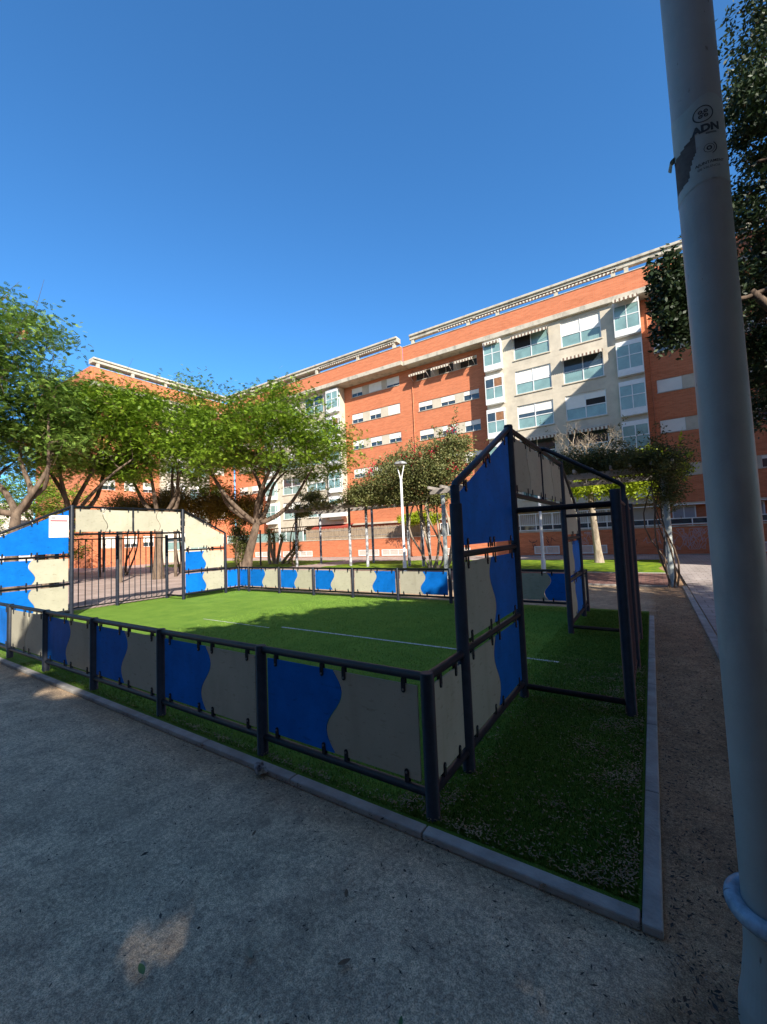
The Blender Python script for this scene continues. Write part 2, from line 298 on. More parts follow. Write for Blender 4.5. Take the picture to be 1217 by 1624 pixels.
sheet('side_pavement', [(-30,-6),(-1.82,-6),(-1.82,21.3),(-30,21.3)], .014, M['walk'])
def lawn(name, a0, a1, b0, b1):
    n1, n2 = 40, 24; mb = MB()
    for i in range(n1+1):
        for j in range(n2+1):
            a = a0+(a1-a0)*i/n1; b = b0+(b1-b0)*j/n2; e = min(i, n1-i, 4)/4*min(j, n2-j, 4)/4
            mb.v.append(P(a+.1*math.sin(b*2), b+.12*math.sin(a*1.7), .015+.06*e+.015*math.sin(a*3)*math.sin(b*4)))
    for i in range(n1):
        for j in range(n2): mb.f.append((i*(n2+1)+j, (i+1)*(n2+1)+j, (i+1)*(n2+1)+j+1, i*(n2+1)+j+1)); mb.mi.append(0)
    return struct(mb.build(name, M['lawn'], smooth=True), 'stuff')
LAWNS = [(-1.35, 15.0, 14.6, 21.0), (17.5, 33.0, 14.6, 21.4)]
for q in LAWNS: lawn('lawn', *q)
def kerb(name, pts, width, ztop, z0=-.02):
    mb = MB()
    for (a0,b0,a1,b1) in pts: mb.box(a0,a1,b0,b1,z0,ztop)
    return struct(mb.build(name, M['kerb'], bevel=.008))
seg = []
x = -.992
while x < 11.6:
    seg.append((x, -.15, min(x+.985, 11.6), -.078)); x += .992
kerb('kerb_front', seg, .1, .020)
seg = []; y = -.15
while y < 6.6: seg.append((-1.07, y, -.998, min(y+.985, 6.6))); y += .992
kerb('kerb_side', seg, .1, .020)
seg = []; y = 2.0
while y < 11: seg.append((-1.80, y, -1.70, min(y+.985, 11))); y += .992
kerb('kerb_path', seg, .1, .03)
kerb('kerb_lawn', [(-1.6,14.42,11.6,14.52),(-1.6,10.9,11.6,10.98)], .1, .03)
# pitch markings on the turf
mb = MB(); mb.add([P(-.1,3.17,.0125),P(4.72,3.20,.0125),P(4.72,3.25,.0125),P(-.1,3.215,.0125)], [(0,1,2,3)])
mb.add([P(4.9,3.075,.0125),P(7.0,3.11,.0125),P(7.0,3.127,.0125),P(4.9,3.10,.0125)], [(0,1,2,3)]); struct(mb.build('pitch_line', M['line']))
# ------------------------------------------------------------------ pitch barrier, goals
def clip_mesh():
    mb = MB(); out = []
    for k in range(9): t = math.pi*k/8; out.append((.014*math.cos(t), .030+.014*math.sin(t)))
    for k in range(9): t = math.pi+math.pi*k/8; out.append((.014*math.cos(t), -.030+.014*math.sin(t)))
    Mf = lambda a,z,d: (a, -d, z)
    mb.prism(out, Mf, 0, .006)
    mb.k = 1; cir = [(.007*math.cos(2*math.pi*k/8), -.026+.007*math.sin(2*math.pi*k/8)) for k in range(8)]; mb.prism(cir, Mf, .0058, .011)
    me = mb.build('clip', [M['steel'], M['bolt']]); d = me.data; bpy.data.objects.remove(me); return d
CLIP = clip_mesh()
def wave(side_lo, side_hi, z0, z1, amp, kind, top=None):
    """outline of half a panel between a=side_lo.. side_hi; kind 'R': its high side is the wave, 'L': its low side is"""
    n = 16; f = lambda t: amp*math.sin(t*2*math.pi)
    if kind == 'R':
        o = [(side_lo, z0)] + [(side_hi + f(k/n), z0+(z1-z0)*k/n) for k in range(n+1)] + [(side_lo, z1)]
    elif kind == 'L':
        o = [(side_hi, z1)] + [(side_lo + f(k/n), z0+(z1-z0)*k/n) for k in range(n, -1, -1)] + [(side_hi, z0)]
    else: o = [(side_lo, z0), (side_hi, z0), (side_hi, z1), (side_lo, z1)]
    return o
def put_panel(root, Mf, out, m, clips, label=None):
    """clips: list of (a, z, updown) ; Mf maps (a,z,d)"""
    mb = MB(); mb.prism(out, Mf, -.005, .005)
    p = mb.build('panel', m, root, bevel=.0015)
    if label: p['label'] = label
    ex = Vector(Mf(1,0,0))-Vector(Mf(0,0,0)); en = Vector(Mf(0,0,0))-Vector(Mf(0,0,1))
    for (a,z,ud) in clips:
        for side in (1, -1):
            c = bpy.data.objects.new('clip', CLIP); COL.objects.link(c); c.parent = p
            loc = Vector(Mf(a, z, .006*side)) - root_loc(root)
            r = Matrix((ex, en*side, Vector((0,0,1))*ud)).transposed().to_4x4(); r.translation = loc; c.matrix_local = r
def pair(root, Mf, a0, a1, z0, z1, mlo, mhi, amp=.07, frac=.5, railz=None):
    """two interlocking half panels between posts at a0<a1"""
    g = .022 if mlo is mhi else .012; mid = a0+(a1-a0)*frac
    for (lo, hi, m, kd) in ((a0, mid-g/2, mlo, 'R'), (mid+g/2, a1, mhi, 'L')):
        cl = []
        for a in (lo+.09, hi-.09): cl += [(a, z1-.005, 1), (a, z0+.005, -1)]
        put_panel(root, Mf, wave(lo, hi, z0, z1, amp, kd), m, cl)
def single(root, Mf, a0, a1, z0, z1, m):
    put_panel(root, Mf, wave(a0, a1, z0, z1, 0, 'N'), m, [(a, z, u) for a in (a0+.09, a1-.09) for z, u in ((z1-.005, 1), (z0+.005, -1))])
SP = 1.426; HF = .80; ZR = .785; ZB = .14; W_ = 6.68; LL = 10.5
C, B = M['cream'], M['blue']
# posts: (a)
POSTS = [k*SP for k in range(7)] + [7*SP, LL]
def barrier(b, label, cols, out):
    root = thing('barrier_fence', label, 'fence', (5, b, 0), 'low barrier fences along the two long sides of the pitch')
    for i, a in enumerate(POSTS):
        o = smooth_tube('post', [P(a,b,-.01), P(a,b,HF+.006), P(a,b,HF+.012)], [.041,.041,.034], M['steel'], root, 20)
    for (z, r) in ((ZR,.026),(ZB,.0245)):
        for i in range(len(POSTS)-1):
            smooth_tube('top_rail' if z > .5 else 'bottom_rail', [P(POSTS[i]+.03,b,z), P(POSTS[i+1]-.03,b,z)], r, M['steel'], root, 14)
    Mf = lambda a,z,d: P(a, b-d*out, z)
    for i in range(len(POSTS)-1):
        lo, hi = POSTS[i]+.068, POSTS[i+1]-.078
        c = cols[i]
        if len(c) == 1: single(root, Mf, lo, hi, .19, .725, c[0])
        else: pair(root, Mf, lo, hi, .19, .725, c[0], c[1], .07)
    # short end pieces up to the goals, at both ends of this side
    for A in (0, LL):
        b1 = .54 if b < 1 else W_-.50
        lo, hi = min(b, b1), max(b, b1); Me = lambda a,z,d: P(A-d, a, z)
        for z, r in ((ZR,.026),(ZB,.0245)): smooth_tube('top_rail' if z > .5 else 'bottom_rail', [P(A,lo+.03,z), P(A,hi-.03,z)], r, M['steel'], root, 14)
        single(root, Me, lo+.07, hi-.06, .19, .725, C if A == 0 else B)
    return root
barrier(0, 'near low steel barrier of blue and cream panels beside the dirt yard', [(C,B),(C,B),(C,B),(C,B),(C,C),(B,C),(C,B),(B,)], 1)
barrier(W_, 'far low steel barrier of blue and cream panels in front of the vine covered pergolas', [(B,C),(C,B),(B,C),(B,C),(C,B),(C,B),(C,B),(B,)], -1)
B1, B2, B3, B4 = .54, 1.97, 4.75, 6.18
ZT, ZE, ZX, ZH, ZC = 2.66, 1.94, 1.99, 1.455, 1.86
def goal(A, sgn, label, sides):
    """goal wall in the plane a=A, cage reaches to A+sgn*.89"""
    root = thing('goal_cage', label, 'goal', (A, 3.36, 0), 'steel goal cages at the two ends of the pitch')
    st = M['steel']
    for b, zt in ((B1, ZE), (B4, ZE)):
        smooth_tube('post', [P(A,b,-.01), P(A,b,1.81), P(A,b,1.815)], [.044,.044,.036], st, root, 20)
        smooth_tube('post', [P(A,b,1.8), P(A,b,zt)], .033, st, root, 18)
    for b in (B2, B3): smooth_tube('post', [P(A,b,-.01), P(A,b,ZT), P(A,b,ZT+.012)], [.044,.044,.038], st, root, 20)
    smooth_tube('top_bar', [P(A,B1,ZE-.01), P(A,B1+.015,ZE+.015), P(A,B2,ZT-.02)], .028, st, root, 14)
    smooth_tube('top_bar', [P(A,B2,ZT-.025), P(A,B3,ZT-.025)], .026, st, root, 14)
    smooth_tube('top_bar', [P(A,B3,ZT-.02), P(A,B4-.015,ZE+.015), P(A,B4,ZE-.01)], .028, st, root, 14)
    smooth_tube('crossbar', [P(A,B2+.03,ZX-.02), P(A,B3-.03,ZX-.02)], .026, st, root, 14)
    for lo, hi in ((B1,B2),(B3,B4)):
        for z in (ZB, ZR+.01, ZH): smooth_tube('side_rail', [P(A,lo+.03,z), P(A,hi-.03,z)], .0245, st, root, 14)
    mid = (B2+B3)/2
    smooth_tube('post', [P(A,mid,ZX), P(A,mid,ZT-.04)], .018, st, root, 10)
    Mf = lambda a,z,d: P(A-d*(-1 if sgn < 0 else 1), a, z)
    # cage
    R_ = A+sgn*.89
    for b in (B2, mid, B3):
        smooth_tube('cage_post', [P(R_,b,-.01), P(R_,b,1.93), P(R_,b,1.937)], [.044,.044,.036], st, root, 18)
    for lo, hi in ((B2,mid),(mid,B3)):
        for z, r in ((.1,.017),(ZC,.017)): smooth_tube('cage_rail', [P(R_,lo+.03,z), P(R_,hi-.03,z)], r, st, root, 10)
        for k in range(1, 9):
            b = lo+(hi-lo)*k/9; smooth_tube('cage_bar', [P(R_,b,.1), P(R_,b,ZC)], .012, st, root, 8)
    for b in (B2, B3):
        for z in (.11, ZC-.05): smooth_tube('cage_rail', [P(A+sgn*.03,b,z), P(R_-sgn*.03,b,z)], .026, st, root, 12)
    smooth_tube('brace_pipe', [P(R_,mid,1.9), P(R_,mid,2.08), P(R_-sgn*.04,mid,2.12), P(A+sgn*.06,mid,2.64), P(A+sgn*.0,mid,2.645)], .026, st, root, 12)
    # panels; sides: for low-b and high-b wings: (lower row pair, middle row pair, top material)
    for (lo, hi), (row0, row1, top) in zip(((B1,B2),(B3,B4)), sides):
        a0, a1 = lo+.075, hi-.07
        pair(root, Mf, a0, a1, .19, .745, row0[0], row0[1], .06, .47)
        pair(root, Mf, a0, a1, .86, 1.395, row1[0], row1[1], .06, .47)
        rise = (ZT-ZE)/(hi-lo)
        f = (lambda a: ZE-.085+(a-lo)*rise) if lo == B1 else (lambda a: ZT-.085-(a-lo)*rise)
        put_panel(root, Mf, [(a0,1.52),(a1,1.52),(a1,f(a1)),(a0,f(a0))], top,
                  [(a0+.1,1.525,-1),((a0+a1)/2-.05,1.525,-1),((a0+a1)/2+.05,1.525,-1),(a1-.1,1.525,-1),(a0+.12,f(a0+.12),1),((a0+a1)/2-.05,f((a0+a1)/2-.05),1),((a0+a1)/2+.05,f((a0+a1)/2+.05),1),(a1-.12,f(a1-.12),1)])
    for lo, hi in ((B2+.08,mid-.03),(mid+.03,B3-.08)):
        pair(root, Mf, lo, hi, ZX+.04, ZT-.085, C, C, .055)
    return root
goal(0, -1, 'nearest goal cage in shade with tall blue gable panel beside the grey lamp post', (((C,B),(C,B),B), ((C,B),(C,B),C)))
g2 = goal(LL, 1, 'sunlit goal cage at the far end carrying the white rules sign', (((B,C),(B,C),B), ((B,C),(B,C),C)))
# rules sign
sg = thing('rules_sign', 'white notice with a red bar fixed to the blue gable of the far goal', 'sign', (LL-.02, 1.73, 2.16))
Ms = lambda a,z,d: P(LL-d, a, z)
mb = MB(); mb.fbox(Ms, 1.52, 1.90, 1.90, 2.42, .008, .014); mb.build('board', M['signwhite'], sg)
mb = MB(); mb.fbox(Ms, 1.545, 1.875, 2.275, 2.305, .0142, .0155); mb.build('red_bar', M['redbar'], sg)
mb = MB(); mb.fbox(Ms, 1.56, 1.64, 2.325, 2.395, .0142, .0155)
for k in range(8): mb.fbox(Ms, 1.675+k*.023, 1.691+k*.023, 2.34, 2.38, .0142, .0155)
for r_ in range(5):
    z = 2.225-r_*.063; mb.fbox(Ms, 1.555, 1.585, z-.015, z+.015, .0142, .0155)
    for q in range(2):
        x = 1.615
        while x < 1.78+.05*((r_+q) % 3): ln = .015+.02*random.random(); mb.fbox(Ms, x, x+ln, z+.006-q*.018, z+.012-q*.018, .0142, .0155); x += ln+.008
mb.build('printed_text', M['signgrey'], sg)
# ------------------------------------------------------------------ near lamp post with sticker
PA, PB_, PR = -1.372, -.325, .0705
lp = thing('lamp_post', 'big grey green lamp post close in front at right with a torn sticker', 'lamp post', (PA, PB_, 0))
prof = [(-.02,.0705),(.0,.0705),(2.0,.0715),(4.0,.074),(4.9,.074)]
smooth_tube('pole', [P(PA,PB_,z) for z,_ in prof], [r for _,r in prof], M['pole'], lp, 48)
mb = MB(); pts = [P(PA+.09*math.cos(t), PB_+.09*math.sin(t), .365+.012*math.sin(t*1.0)) for t in np.linspace(0, 2*math.pi, 41)]
mb.tube(pts, .027, 16, False); mb.build('ring', M['ring'], lp, smooth=True)
mb = MB(); pr = [(-.02,.105),(.06,.10),(.12,.088),(.22,.076),(.30,.0722)]
mb.tube([P(PA,PB_,z) for z,_ in pr], [r for _,r in pr], 40, True); mb.build('base_sleeve', M['pole'], lp, smooth=False)
mb = MB(); mb.tube([P(PA,PB_,4.88), P(PA,PB_,5.0), P(PA-.25,PB_-.1,5.1)], [.076,.06,.04], 16); mb.build('arm', M['pole'], lp, smooth=True)
mb = MB(); mb.tube([P(PA-.2,PB_-.08,5.09), P(PA-.3,PB_-.12,5.11), P(PA-.55,PB_-.22,5.11), P(PA-.65,PB_-.26,5.09)], [.05,.11,.12,.04], 18); mb.build('lamp_head', M['pole'], lp, smooth=True)
# sticker: curved patch; angle measured round the pole, 0 = towards camera
camdir = math.atan2(-2.128-PB_, -(-1.138-PA))  # world angle (x=-a)
def onpole(ang, z, r):  # ang: + to the right as seen from the camera
    t = camdir + ang; return (-PA + r*math.cos(t), PB_ + r*math.sin(t), z)
ST0, ST1 = 2.76, 3.06
def edge_top(a): return ST1 + .012*math.sin(a*3)
def edge_bot(a): return ST0 + .008*math.sin(a*2+1)
mb = MB(); na, nz = 60, 40
angs = np.linspace(-2.3, 1.75, na); keep = {}
def torn(a, z):
    t = (z-ST0)/(ST1-ST0)
    return (-1.75 < a < -.10 - .25*abs(t-.52) - .9*max(0,.42-t)*1.6 + .04*math.sin(z*90)) and .10+.03*math.sin(a*7) < t < .57+.05*math.sin(a*2.2+1.5)
for i, a in enumerate(angs):
    for j in range(nz):
        z = edge_bot(a)+(edge_top(a)-edge_bot(a))*j/(nz-1); mb.v.append(onpole(a, z, .0725+.0012))
for i in range(na-1):
    for j in range(nz-1):
        z = ST0+(ST1-ST0)*(j+.5)/(nz-1)
        if not torn(angs[i], z): mb.f.append((i*nz+j,(i+1)*nz+j,(i+1)*nz+j+1,i*nz+j+1)); mb.mi.append(0)
stk = mb.build('sticker', M['paper'], None); tag(stk, 'torn pale sticker wrapped round the near lamp post high up', 'sticker')
mb = MB()
for i in range(39):
    a0, a1 = -1.8+i*.043, -1.8+(i+1)*.043
    mb.add([onpole(a0,ST0+.03,.0728),onpole(a1,ST0+.03,.0728),onpole(a1,ST0+.2,.0728),onpole(a0,ST0+.2,.0728)], [(0,1,2,3)])
mb.build('glue_patch', M['glue'], stk)
# curl of torn paper at the left
mb = MB()
for k in range(8):
    t = k/7; mb.v += [onpole(-1.55-.0*t, ST0+.17-.03*t, .074+.02*math.sin(t*2.6)), onpole(-1.25, ST0+.18-.03*t, .074+.016*math.sin(t*2.6))]
for k in range(7): mb.f.append((2*k,2*k+1,2*k+3,2*k+2)); mb.mi.append(0)
mb.build('paper_curl', M['paper'], stk)
def stext(txt, size, a_c, z, bold=0.0):
    cu = bpy.data.curves.new('t', 'FONT'); cu.body = txt; cu.size = size; cu.align_x = 'CENTER'; cu.offset = bold; cu.resolution_u = 3
    o = bpy.data.objects.new('t', cu); COL.objects.link(o); bpy.context.view_layer.update()
    me = o.to_mesh(); vs = [v.co.copy() for v in me.vertices]; fs = [tuple(p.vertices) for p in me.polygons]; o.to_mesh_clear()
    bpy.data.objects.remove(o); return [onpole(a_c + v.x/.0742, z+v.y, .0745) for v in vs], fs
mb = MB()
AC = .30
mb.add(*stext('ADN', .036, AC+.02, ST0+.178, .0020))
mb.add(*stext('AJUNTAMENT', .0135, AC+.06, ST0+.062, .0002))
mb.add(*stext('DE VALENCIA', .0105, AC-.0, ST0+.046))
for k in range(18): # underline of small capitals
    mb.add([onpole(AC-.02+k*.024,ST0+.166,.0745),onpole(AC-.02+k*.024+.016,ST0+.166,.0745),onpole(AC-.02+k*.024+.016,ST0+.172,.0745),onpole(AC-.02+k*.024,ST0+.172,.0745)], [(0,1,2,3)])
def ringmark(ac, zc, r0, r1, s=1.0, t0=0, t1=2*math.pi):
    n = 30; vs = []; fs = []
    for k in range(n+1):
        t = t0+(t1-t0)*k/n
        for r in (r0, r1): vs.append(onpole(ac+r*math.cos(t)/.0742, zc+r*s*math.sin(t), .0745))
    for k in range(n): fs.append((2*k,2*k+1,2*k+3,2*k+2))
    mb.add(vs, fs)
mb.build('lettering', M['ink'], stk); mb = MB()
ringmark(AC-.05, ST0+.242, .026, .0297)
for (dx, dz) in ((-.006,.006),(.006,.006),(-.006,-.006),(.006,-.006)): ringmark(AC-.05+dx*1.3/.0742, ST0+.242+dz*1.3, .003, .0065)
for (x0,z0,x1,z1) in ((-.009,-.009,.009,.009),(-.009,.009,.009,-.009)):
    mb.add([onpole(AC-.05+(x0-.0014)/.0742,ST0+.242+z0,.0745),onpole(AC-.05+(x0+.0014)/.0742,ST0+.242+z0,.0745),onpole(AC-.05+(x1+.0014)/.0742,ST0+.242+z1,.0745),onpole(AC-.05+(x1-.0014)/.0742,ST0+.242+z1,.0745)], [(0,1,2,3)])
mb.build('emblem', M['ink'], stk); mb = MB()
ringmark(AC+.06, ST0+.115, .014, .0155); ringmark(AC+.06, ST0+.115, .020, .023, 1.0, -1.2, .9); ringmark(AC+.06, ST0+.115, .004, .008)
mb.build('emblem', M['ink'], stk)
# ------------------------------------------------------------------ buildings
def wallgrid(mb, Mf, a0, a1, z0, z1, holes, depth=.14):
    xs = sorted({a0,a1,*[h[0] for h in holes],*[h[1] for h in holes]}); zs = sorted({z0,z1,*[h[2] for h in holes],*[h[3] for h in holes]})
    for i in range(len(xs)-1):
        for j in range(len(zs)-1):
            cx, cz = (xs[i]+xs[i+1])/2, (zs[j]+zs[j+1])/2
            if cx < a0 or cx > a1 or cz < z0 or cz > z1 or any(h[0] < cx < h[1] and h[2] < cz < h[3] for h in holes): continue
            mb.add([Mf(xs[i],zs[j],0),Mf(xs[i+1],zs[j],0),Mf(xs[i+1],zs[j+1],0),Mf(xs[i],zs[j+1],0)], [(0,1,2,3)])
    for (p,q,r,s) in holes:
        c = [(p,r),(q,r),(q,s),(p,s)]
        for k in range(4):
            (x0,y0),(x1,y1) = c[k],c[(k+1)%4]; mb.add([Mf(x0,y0,0),Mf(x1,y1,0),Mf(x1,y1,-depth),Mf(x0,y0,-depth)], [(0,1,2,3)])
def frame(mb, Mf, a0, a1, z0, z1, t, d0, d1, cols=1, rows=1, split=None):
    mb.fbox(Mf,a0,a1,z0,z0+t,d0,d1); mb.fbox(Mf,a0,a1,z1-t,z1,d0,d1); mb.fbox(Mf,a0,a0+t,z0+t,z1-t,d0,d1); mb.fbox(Mf,a1-t,a1,z0+t,z1-t,d0,d1)
    for k in range(1, cols): x = a0+(a1-a0)*k/cols; mb.fbox(Mf,x-t/2,x+t/2,z0+t,z1-t,d0+.002,d1-.002)
    if split is not None: mb.fbox(Mf,a0+t,a1-t,split-t/2,split+t/2,d0+.004,d1-.004)
def big_window(root, Mf, a0, a1, z0, z1, upper='shutter'):
    mb = MB(); sp = z0+(z1-z0)*.47; t = .055; frame(mb, Mf, a0, a1, z0, z1, t, -.12, -.05, 2, 2, sp)
    wn = mb.build('window', M['white'], root)
    mb = MB(); mb.fbox(Mf, a0+.03, a1-.03, z0+.03, sp, -.105, -.085); mb.build('pane', M['tealglass'], wn)
    am = (a0+a1)/2
    if upper == 'shutter':
        mb = MB(); mb.fbox(Mf, a0+.03, a1-.03, sp, z1-.03, -.10, -.08); mb.build('shutter', M['shutter'], wn)
    elif upper == 'half':
        mb = MB(); mb.fbox(Mf, a0+.03, a1-.03, sp+.28, z1-.03, -.10, -.08); mb.build('shutter', M['shutter'], wn)
        mb = MB(); mb.fbox(Mf, a0+.03, a1-.03, sp, sp+.28, -.105, -.085); mb.build('pane', M['darkglass'], wn)
    elif upper == 'open':
        mb = MB(); mb.fbox(Mf, am, a1-.03, sp, z1-.03, -.105, -.085); mb.build('pane', M['dark'], wn)
        mb = MB(); mb.fbox(Mf, a0+.03, am, sp, z1-.03, -.104, -.084); mb.build('pane', M['tealglass'], wn)
    elif upper == 'openlow':
        mb = MB(); mb.fbox(Mf, a0+.03, am, sp, sp+.42, -.105, -.085); mb.build('pane', M['dark'], wn)
        mb = MB(); mb.fbox(Mf, am, a1-.03, sp, z1-.03, -.10, -.08); mb.fbox(Mf, a0+.03, am-.01, sp+.42, z1-.03, -.1, -.08); mb.build('shutter', M['shutter'], wn)
    else:
        mb = MB(); mb.fbox(Mf, a0+.03, a1-.03, sp, z1-.03, -.105, -.085); mb.build('pane', M['darkglass'], wn)
    mb = MB(); mb.fbox(Mf, a0-.06, a1+.06, z0-.07, z0, -.04, .06); mb.build('sill', M['render'], wn)
def small_window(root, Mf, a0, a1, z0, z1, sh=.6):
    mb = MB(); frame(mb, Mf, a0, a1, z0, z1, .032, -.12, -.07, 2)
    wn = mb.build('window', M['white'], root); zs = z1-(z1-z0)*sh
    if sh < .97: mb = MB(); mb.fbox(Mf, a0+.03, a1-.03, z0+.03, zs, -.115, -.09); mb.build('pane', M['darkglass'], wn)
    mb = MB(); mb.fbox(Mf, a0+.02, a1-.02, zs, z1-.02, -.085, -.045); mb.build('shutter', M['shutter'], wn)
def bay(root, Mf, a0, a1, z0, z1, out, curtain=False):
    mb = MB(); sp = z0+(z1-z0)*.52
    mb.fbox(Mf, a0, a1, z0-.35, z0, 0, out); mb.fbox(Mf, a0, a1, z1-.10, z1+.12, 0, out)
    frame(mb, Mf, a0, a1, z0, z1-.1, .05, out-.05, out, 2, 2, sp)
    for a in (a0, a1-.05): mb.fbox(Mf, a, a+.05, z0, z1-.1, 0, .05); mb.fbox(Mf, a, a+.05, sp-.03, sp+.03, .05, out-.05)
    bw = mb.build('bay_window', M['white'], root)
    mb = MB(); mb.fbox(Mf, a0+.015, a1-.015, z0, sp, .0, out-.02); mb.build('pane', M['tealglass'], bw)
    mb = MB(); mb.fbox(Mf, a0+.015, a1-.015, sp, z1-.1, .0, out-.02); mb.build('pane', M['tealglass'] if not curtain else M['darkglass'], bw)
    if curtain: mb = MB(); mb.fbox(Mf, a0+.06, a0+(a1-a0)*.48, sp+.03, z1-.16, out-.019, out-.012); mb.build('curtain', M['curtain'], bw)
def awning(root, Mf, a0, a1, z, out, drop, m=None, base=0):
    """cloth slanting out from height z, with scalloped valance"""
    mb = MB(); n = max(6, int((a1-a0)/.12)); m = m or M['stripe']
    mb.hexa([Mf(a0,z,base),Mf(a1,z,base),Mf(a1,z-drop,base+out),Mf(a0,z-drop,base+out),Mf(a0,z+.012,base),Mf(a1,z+.012,base),Mf(a1,z-drop+.012,base+out),Mf(a0,z-drop+.012,base+out)])
    for k in range(n):
        x0, x1 = a0+(a1-a0)*k/n, a0+(a1-a0)*(k+1)/n; xm = (x0+x1)/2; zz = z-drop+.01
        mb.prism([(x0,zz),(x1,zz),(x1,zz-.13),(xm+.02,zz-.18),(xm-.02,zz-.18),(x0,zz-.13)], Mf, base+out, base+out+.012)
    aw = mb.build('awning', m, root)
    mb = MB()
    for a in (a0+.03, a1-.05): mb.hexa([Mf(a,z-drop-.35,base),Mf(a+.02,z-drop-.35,base),Mf(a+.02,z-drop-.02,base+out),Mf(a,z-drop-.02,base+out),Mf(a,z-drop-.33,base),Mf(a+.02,z-drop-.33,base),Mf(a+.02,z-drop,base+out),Mf(a,z-drop,base+out)])
    mb.build('arm', M['white'], aw)
def roof(root, Mf, a0, a1, dfront, posts, slab_back=-.42, hang=(), z0=15.35, zs=17.32, beam=None):
    """parapet in brick above a concrete cornice, then a concrete beam on posts"""
    mb = MB(); mb.fbox(Mf, a0, a1, z0, z0+.34, -1.2, dfront+.03); mb.fbox(Mf, a0, a1, z0+1.50, z0+1.56, dfront-.35, dfront+.04); mb.build('cornice', M['concrete'], root, bevel=.02)
    mb = MB(); mb.fbox(Mf, a0, a1, z0+.34, z0+1.50, dfront-.3, dfront); mb.build('parapet', M['brick'], root)
    s0, s1 = beam or (a0, a1)
    mb = MB(); mb.fbox(Mf, s0, s1, zs, zs+.26, slab_back, dfront-.1); mb.fbox(Mf, s0, s1, zs+.26, zs+.42, slab_back, dfront+.0)
    mb.build('roof_beam', M['concrete'], root, bevel=.02)
    for p in posts:
        mb = MB(); mb.fbox(Mf, p-.12, p+.12, z0+1.5, zs, dfront-.38, dfront-.14); mb.build('roof_post', M['concrete'], root)
    for (p, q) in hang:
        mb = MB(); n = int((q-p)/.2)
        for k in range(n):
            x0, x1 = p+(q-p)*k/n, p+(q-p)*(k+1)/n
            mb.prism([(x0,zs+.1),(x1,zs+.1),(x1,zs-.05),((x0+x1)/2,zs-.12),(x0,zs-.05)], Mf, dfront-.12, dfront-.10)
        mb.build('valance', M['stripe'], root)
def T(u, z, v): k = (v+2.13)/28.13; return -1.14+(u+1.14)*k, 1.6+(z-1.6)*k
mainb = thing('apartment_building', 'long orange brick and cream apartment building across the whole back with bay windows', 'building', (8, 26.9, 0))
V_B, V_R = 26.2, 26.9
MfB = lambda a,z,d: P(a, V_B-d, z)
MfR = lambda a,z,d: P(a, V_R-d, z)
# cream sections
SILL = [13.43, 11.0, 8.57, 6.13, 3.70]
TOPZ = [15.1, 12.63, 10.2, 7.77, 5.34]
def cream_section(u0, u1, wins, bays, ups, zlow=2.95, awn={}):
    holes = [(w0,w1,SILL[r],TOPZ[r]) for (w0,w1) in wins for r in range(5)]
    mb = MB(); wallgrid(mb, MfB, u0, u1, zlow, 15.36, holes)
    mb.fbox(MfB, u0, u0+.01, zlow, 15.36, -1.2, -.001); mb.fbox(MfB, u1-.01, u1, zlow, 15.36, -1.2, -.001); mb.fbox(MfB, u0+.02, u1-.02, zlow-.02, zlow-.001, -1.2, 0)
    for z in SILL: mb.fbox(MfB, u0, u1, z-.42, z-.40, -.01, .004)
    mb.build('wall', M['render'], mainb)
    for i, (w0,w1) in enumerate(wins):
        for r in range(5): big_window(mainb, MfB, w0, w1, SILL[r], TOPZ[r], ups[i][r])
    for j, (b0,b1) in enumerate(bays):
        for r in range(5): bay(mainb, MfB, b0, b1, SILL[r]-.02, TOPZ[r]-.05, .3, curtain=(j == 0 and r in (1,2)))
cream_section(-1.42, 8.12, [(3.72,6.04),(.66,2.98)], [(6.84,8.10),(-1.40,-.06)], [['open','shutter','half','glass','shutter'],['shutter','glass','openlow','glass','shutter']])
cream_section(21.6, 31.5, [(23.6,25.95),(26.75,29.2)], [(21.62,23.0),(30.0,31.4)], [['glass','shutter','half','shutter','half'],['shutter','half','shutter','glass','shutter']])
for (a0,a1,z,out,dr) in ((3.7,6.1,15.15,.45,.22),(.62,3.0,12.72,.5,.2),(3.55,6.1,7.95,.55,.22),(.55,3.05,7.95,.5,.2),(-1.35,-.1,15.18,.62,.1),(6.9,8.0,15.15,.5,.12)):
    awning(mainb, MfB, a0, a1, z, out, dr, base=.0 if out < .6 else .3)
# brick sections
def red_section(u0, u1, strips, zlow=.0):
    """strips: (sill z, top z, [(a0,a1,sh)])"""
    holes = []; mb = MB()
    for (s, t, ws) in strips:
        lo, hi = min(x[0] for x in ws), max(x[1] for x in ws); holes.append((lo, hi, s, t))
        e = sorted(ws)
        for k in range(len(e)-1):
            pan = MB(); pan.fbox(MfR, e[k][1]+.002, e[k+1][0]-.002, s+.004, t-.004, -.13, -.03); pan.build('wall_panel', M['render'], mainb)
    wallgrid(mb, MfR, u0, u1, zlow, 15.36, holes); mb.build('wall', M['brick'], mainb)
    for (s, t, ws) in strips:
        for (a0,a1,sh) in ws: small_window(mainb, MfR, a0, a1, s, t, sh)
        lo, hi = min(x[0] for x in ws), max(x[1] for x in ws)
        mb = MB(); mb.fbox(MfR, lo-.03, hi+.03, s-.05, s-.001, -.05, .04); mb.build('sill', M['concrete'], mainb)
def tr(lst): return [(T(a,0,V_R)[0], T(b,0,V_R)[0], s) for a,b,s in lst]
def tz(z): return T(0,z,V_R)[1]
def row(z0, z1, lst): return (tz(z0), tz(z1), tr(lst))
st = []
st.append(row(13.82,14.55,[(8.62,9.95,.3),(10.45,11.75,.12),(12.35,13.65,.12)]))
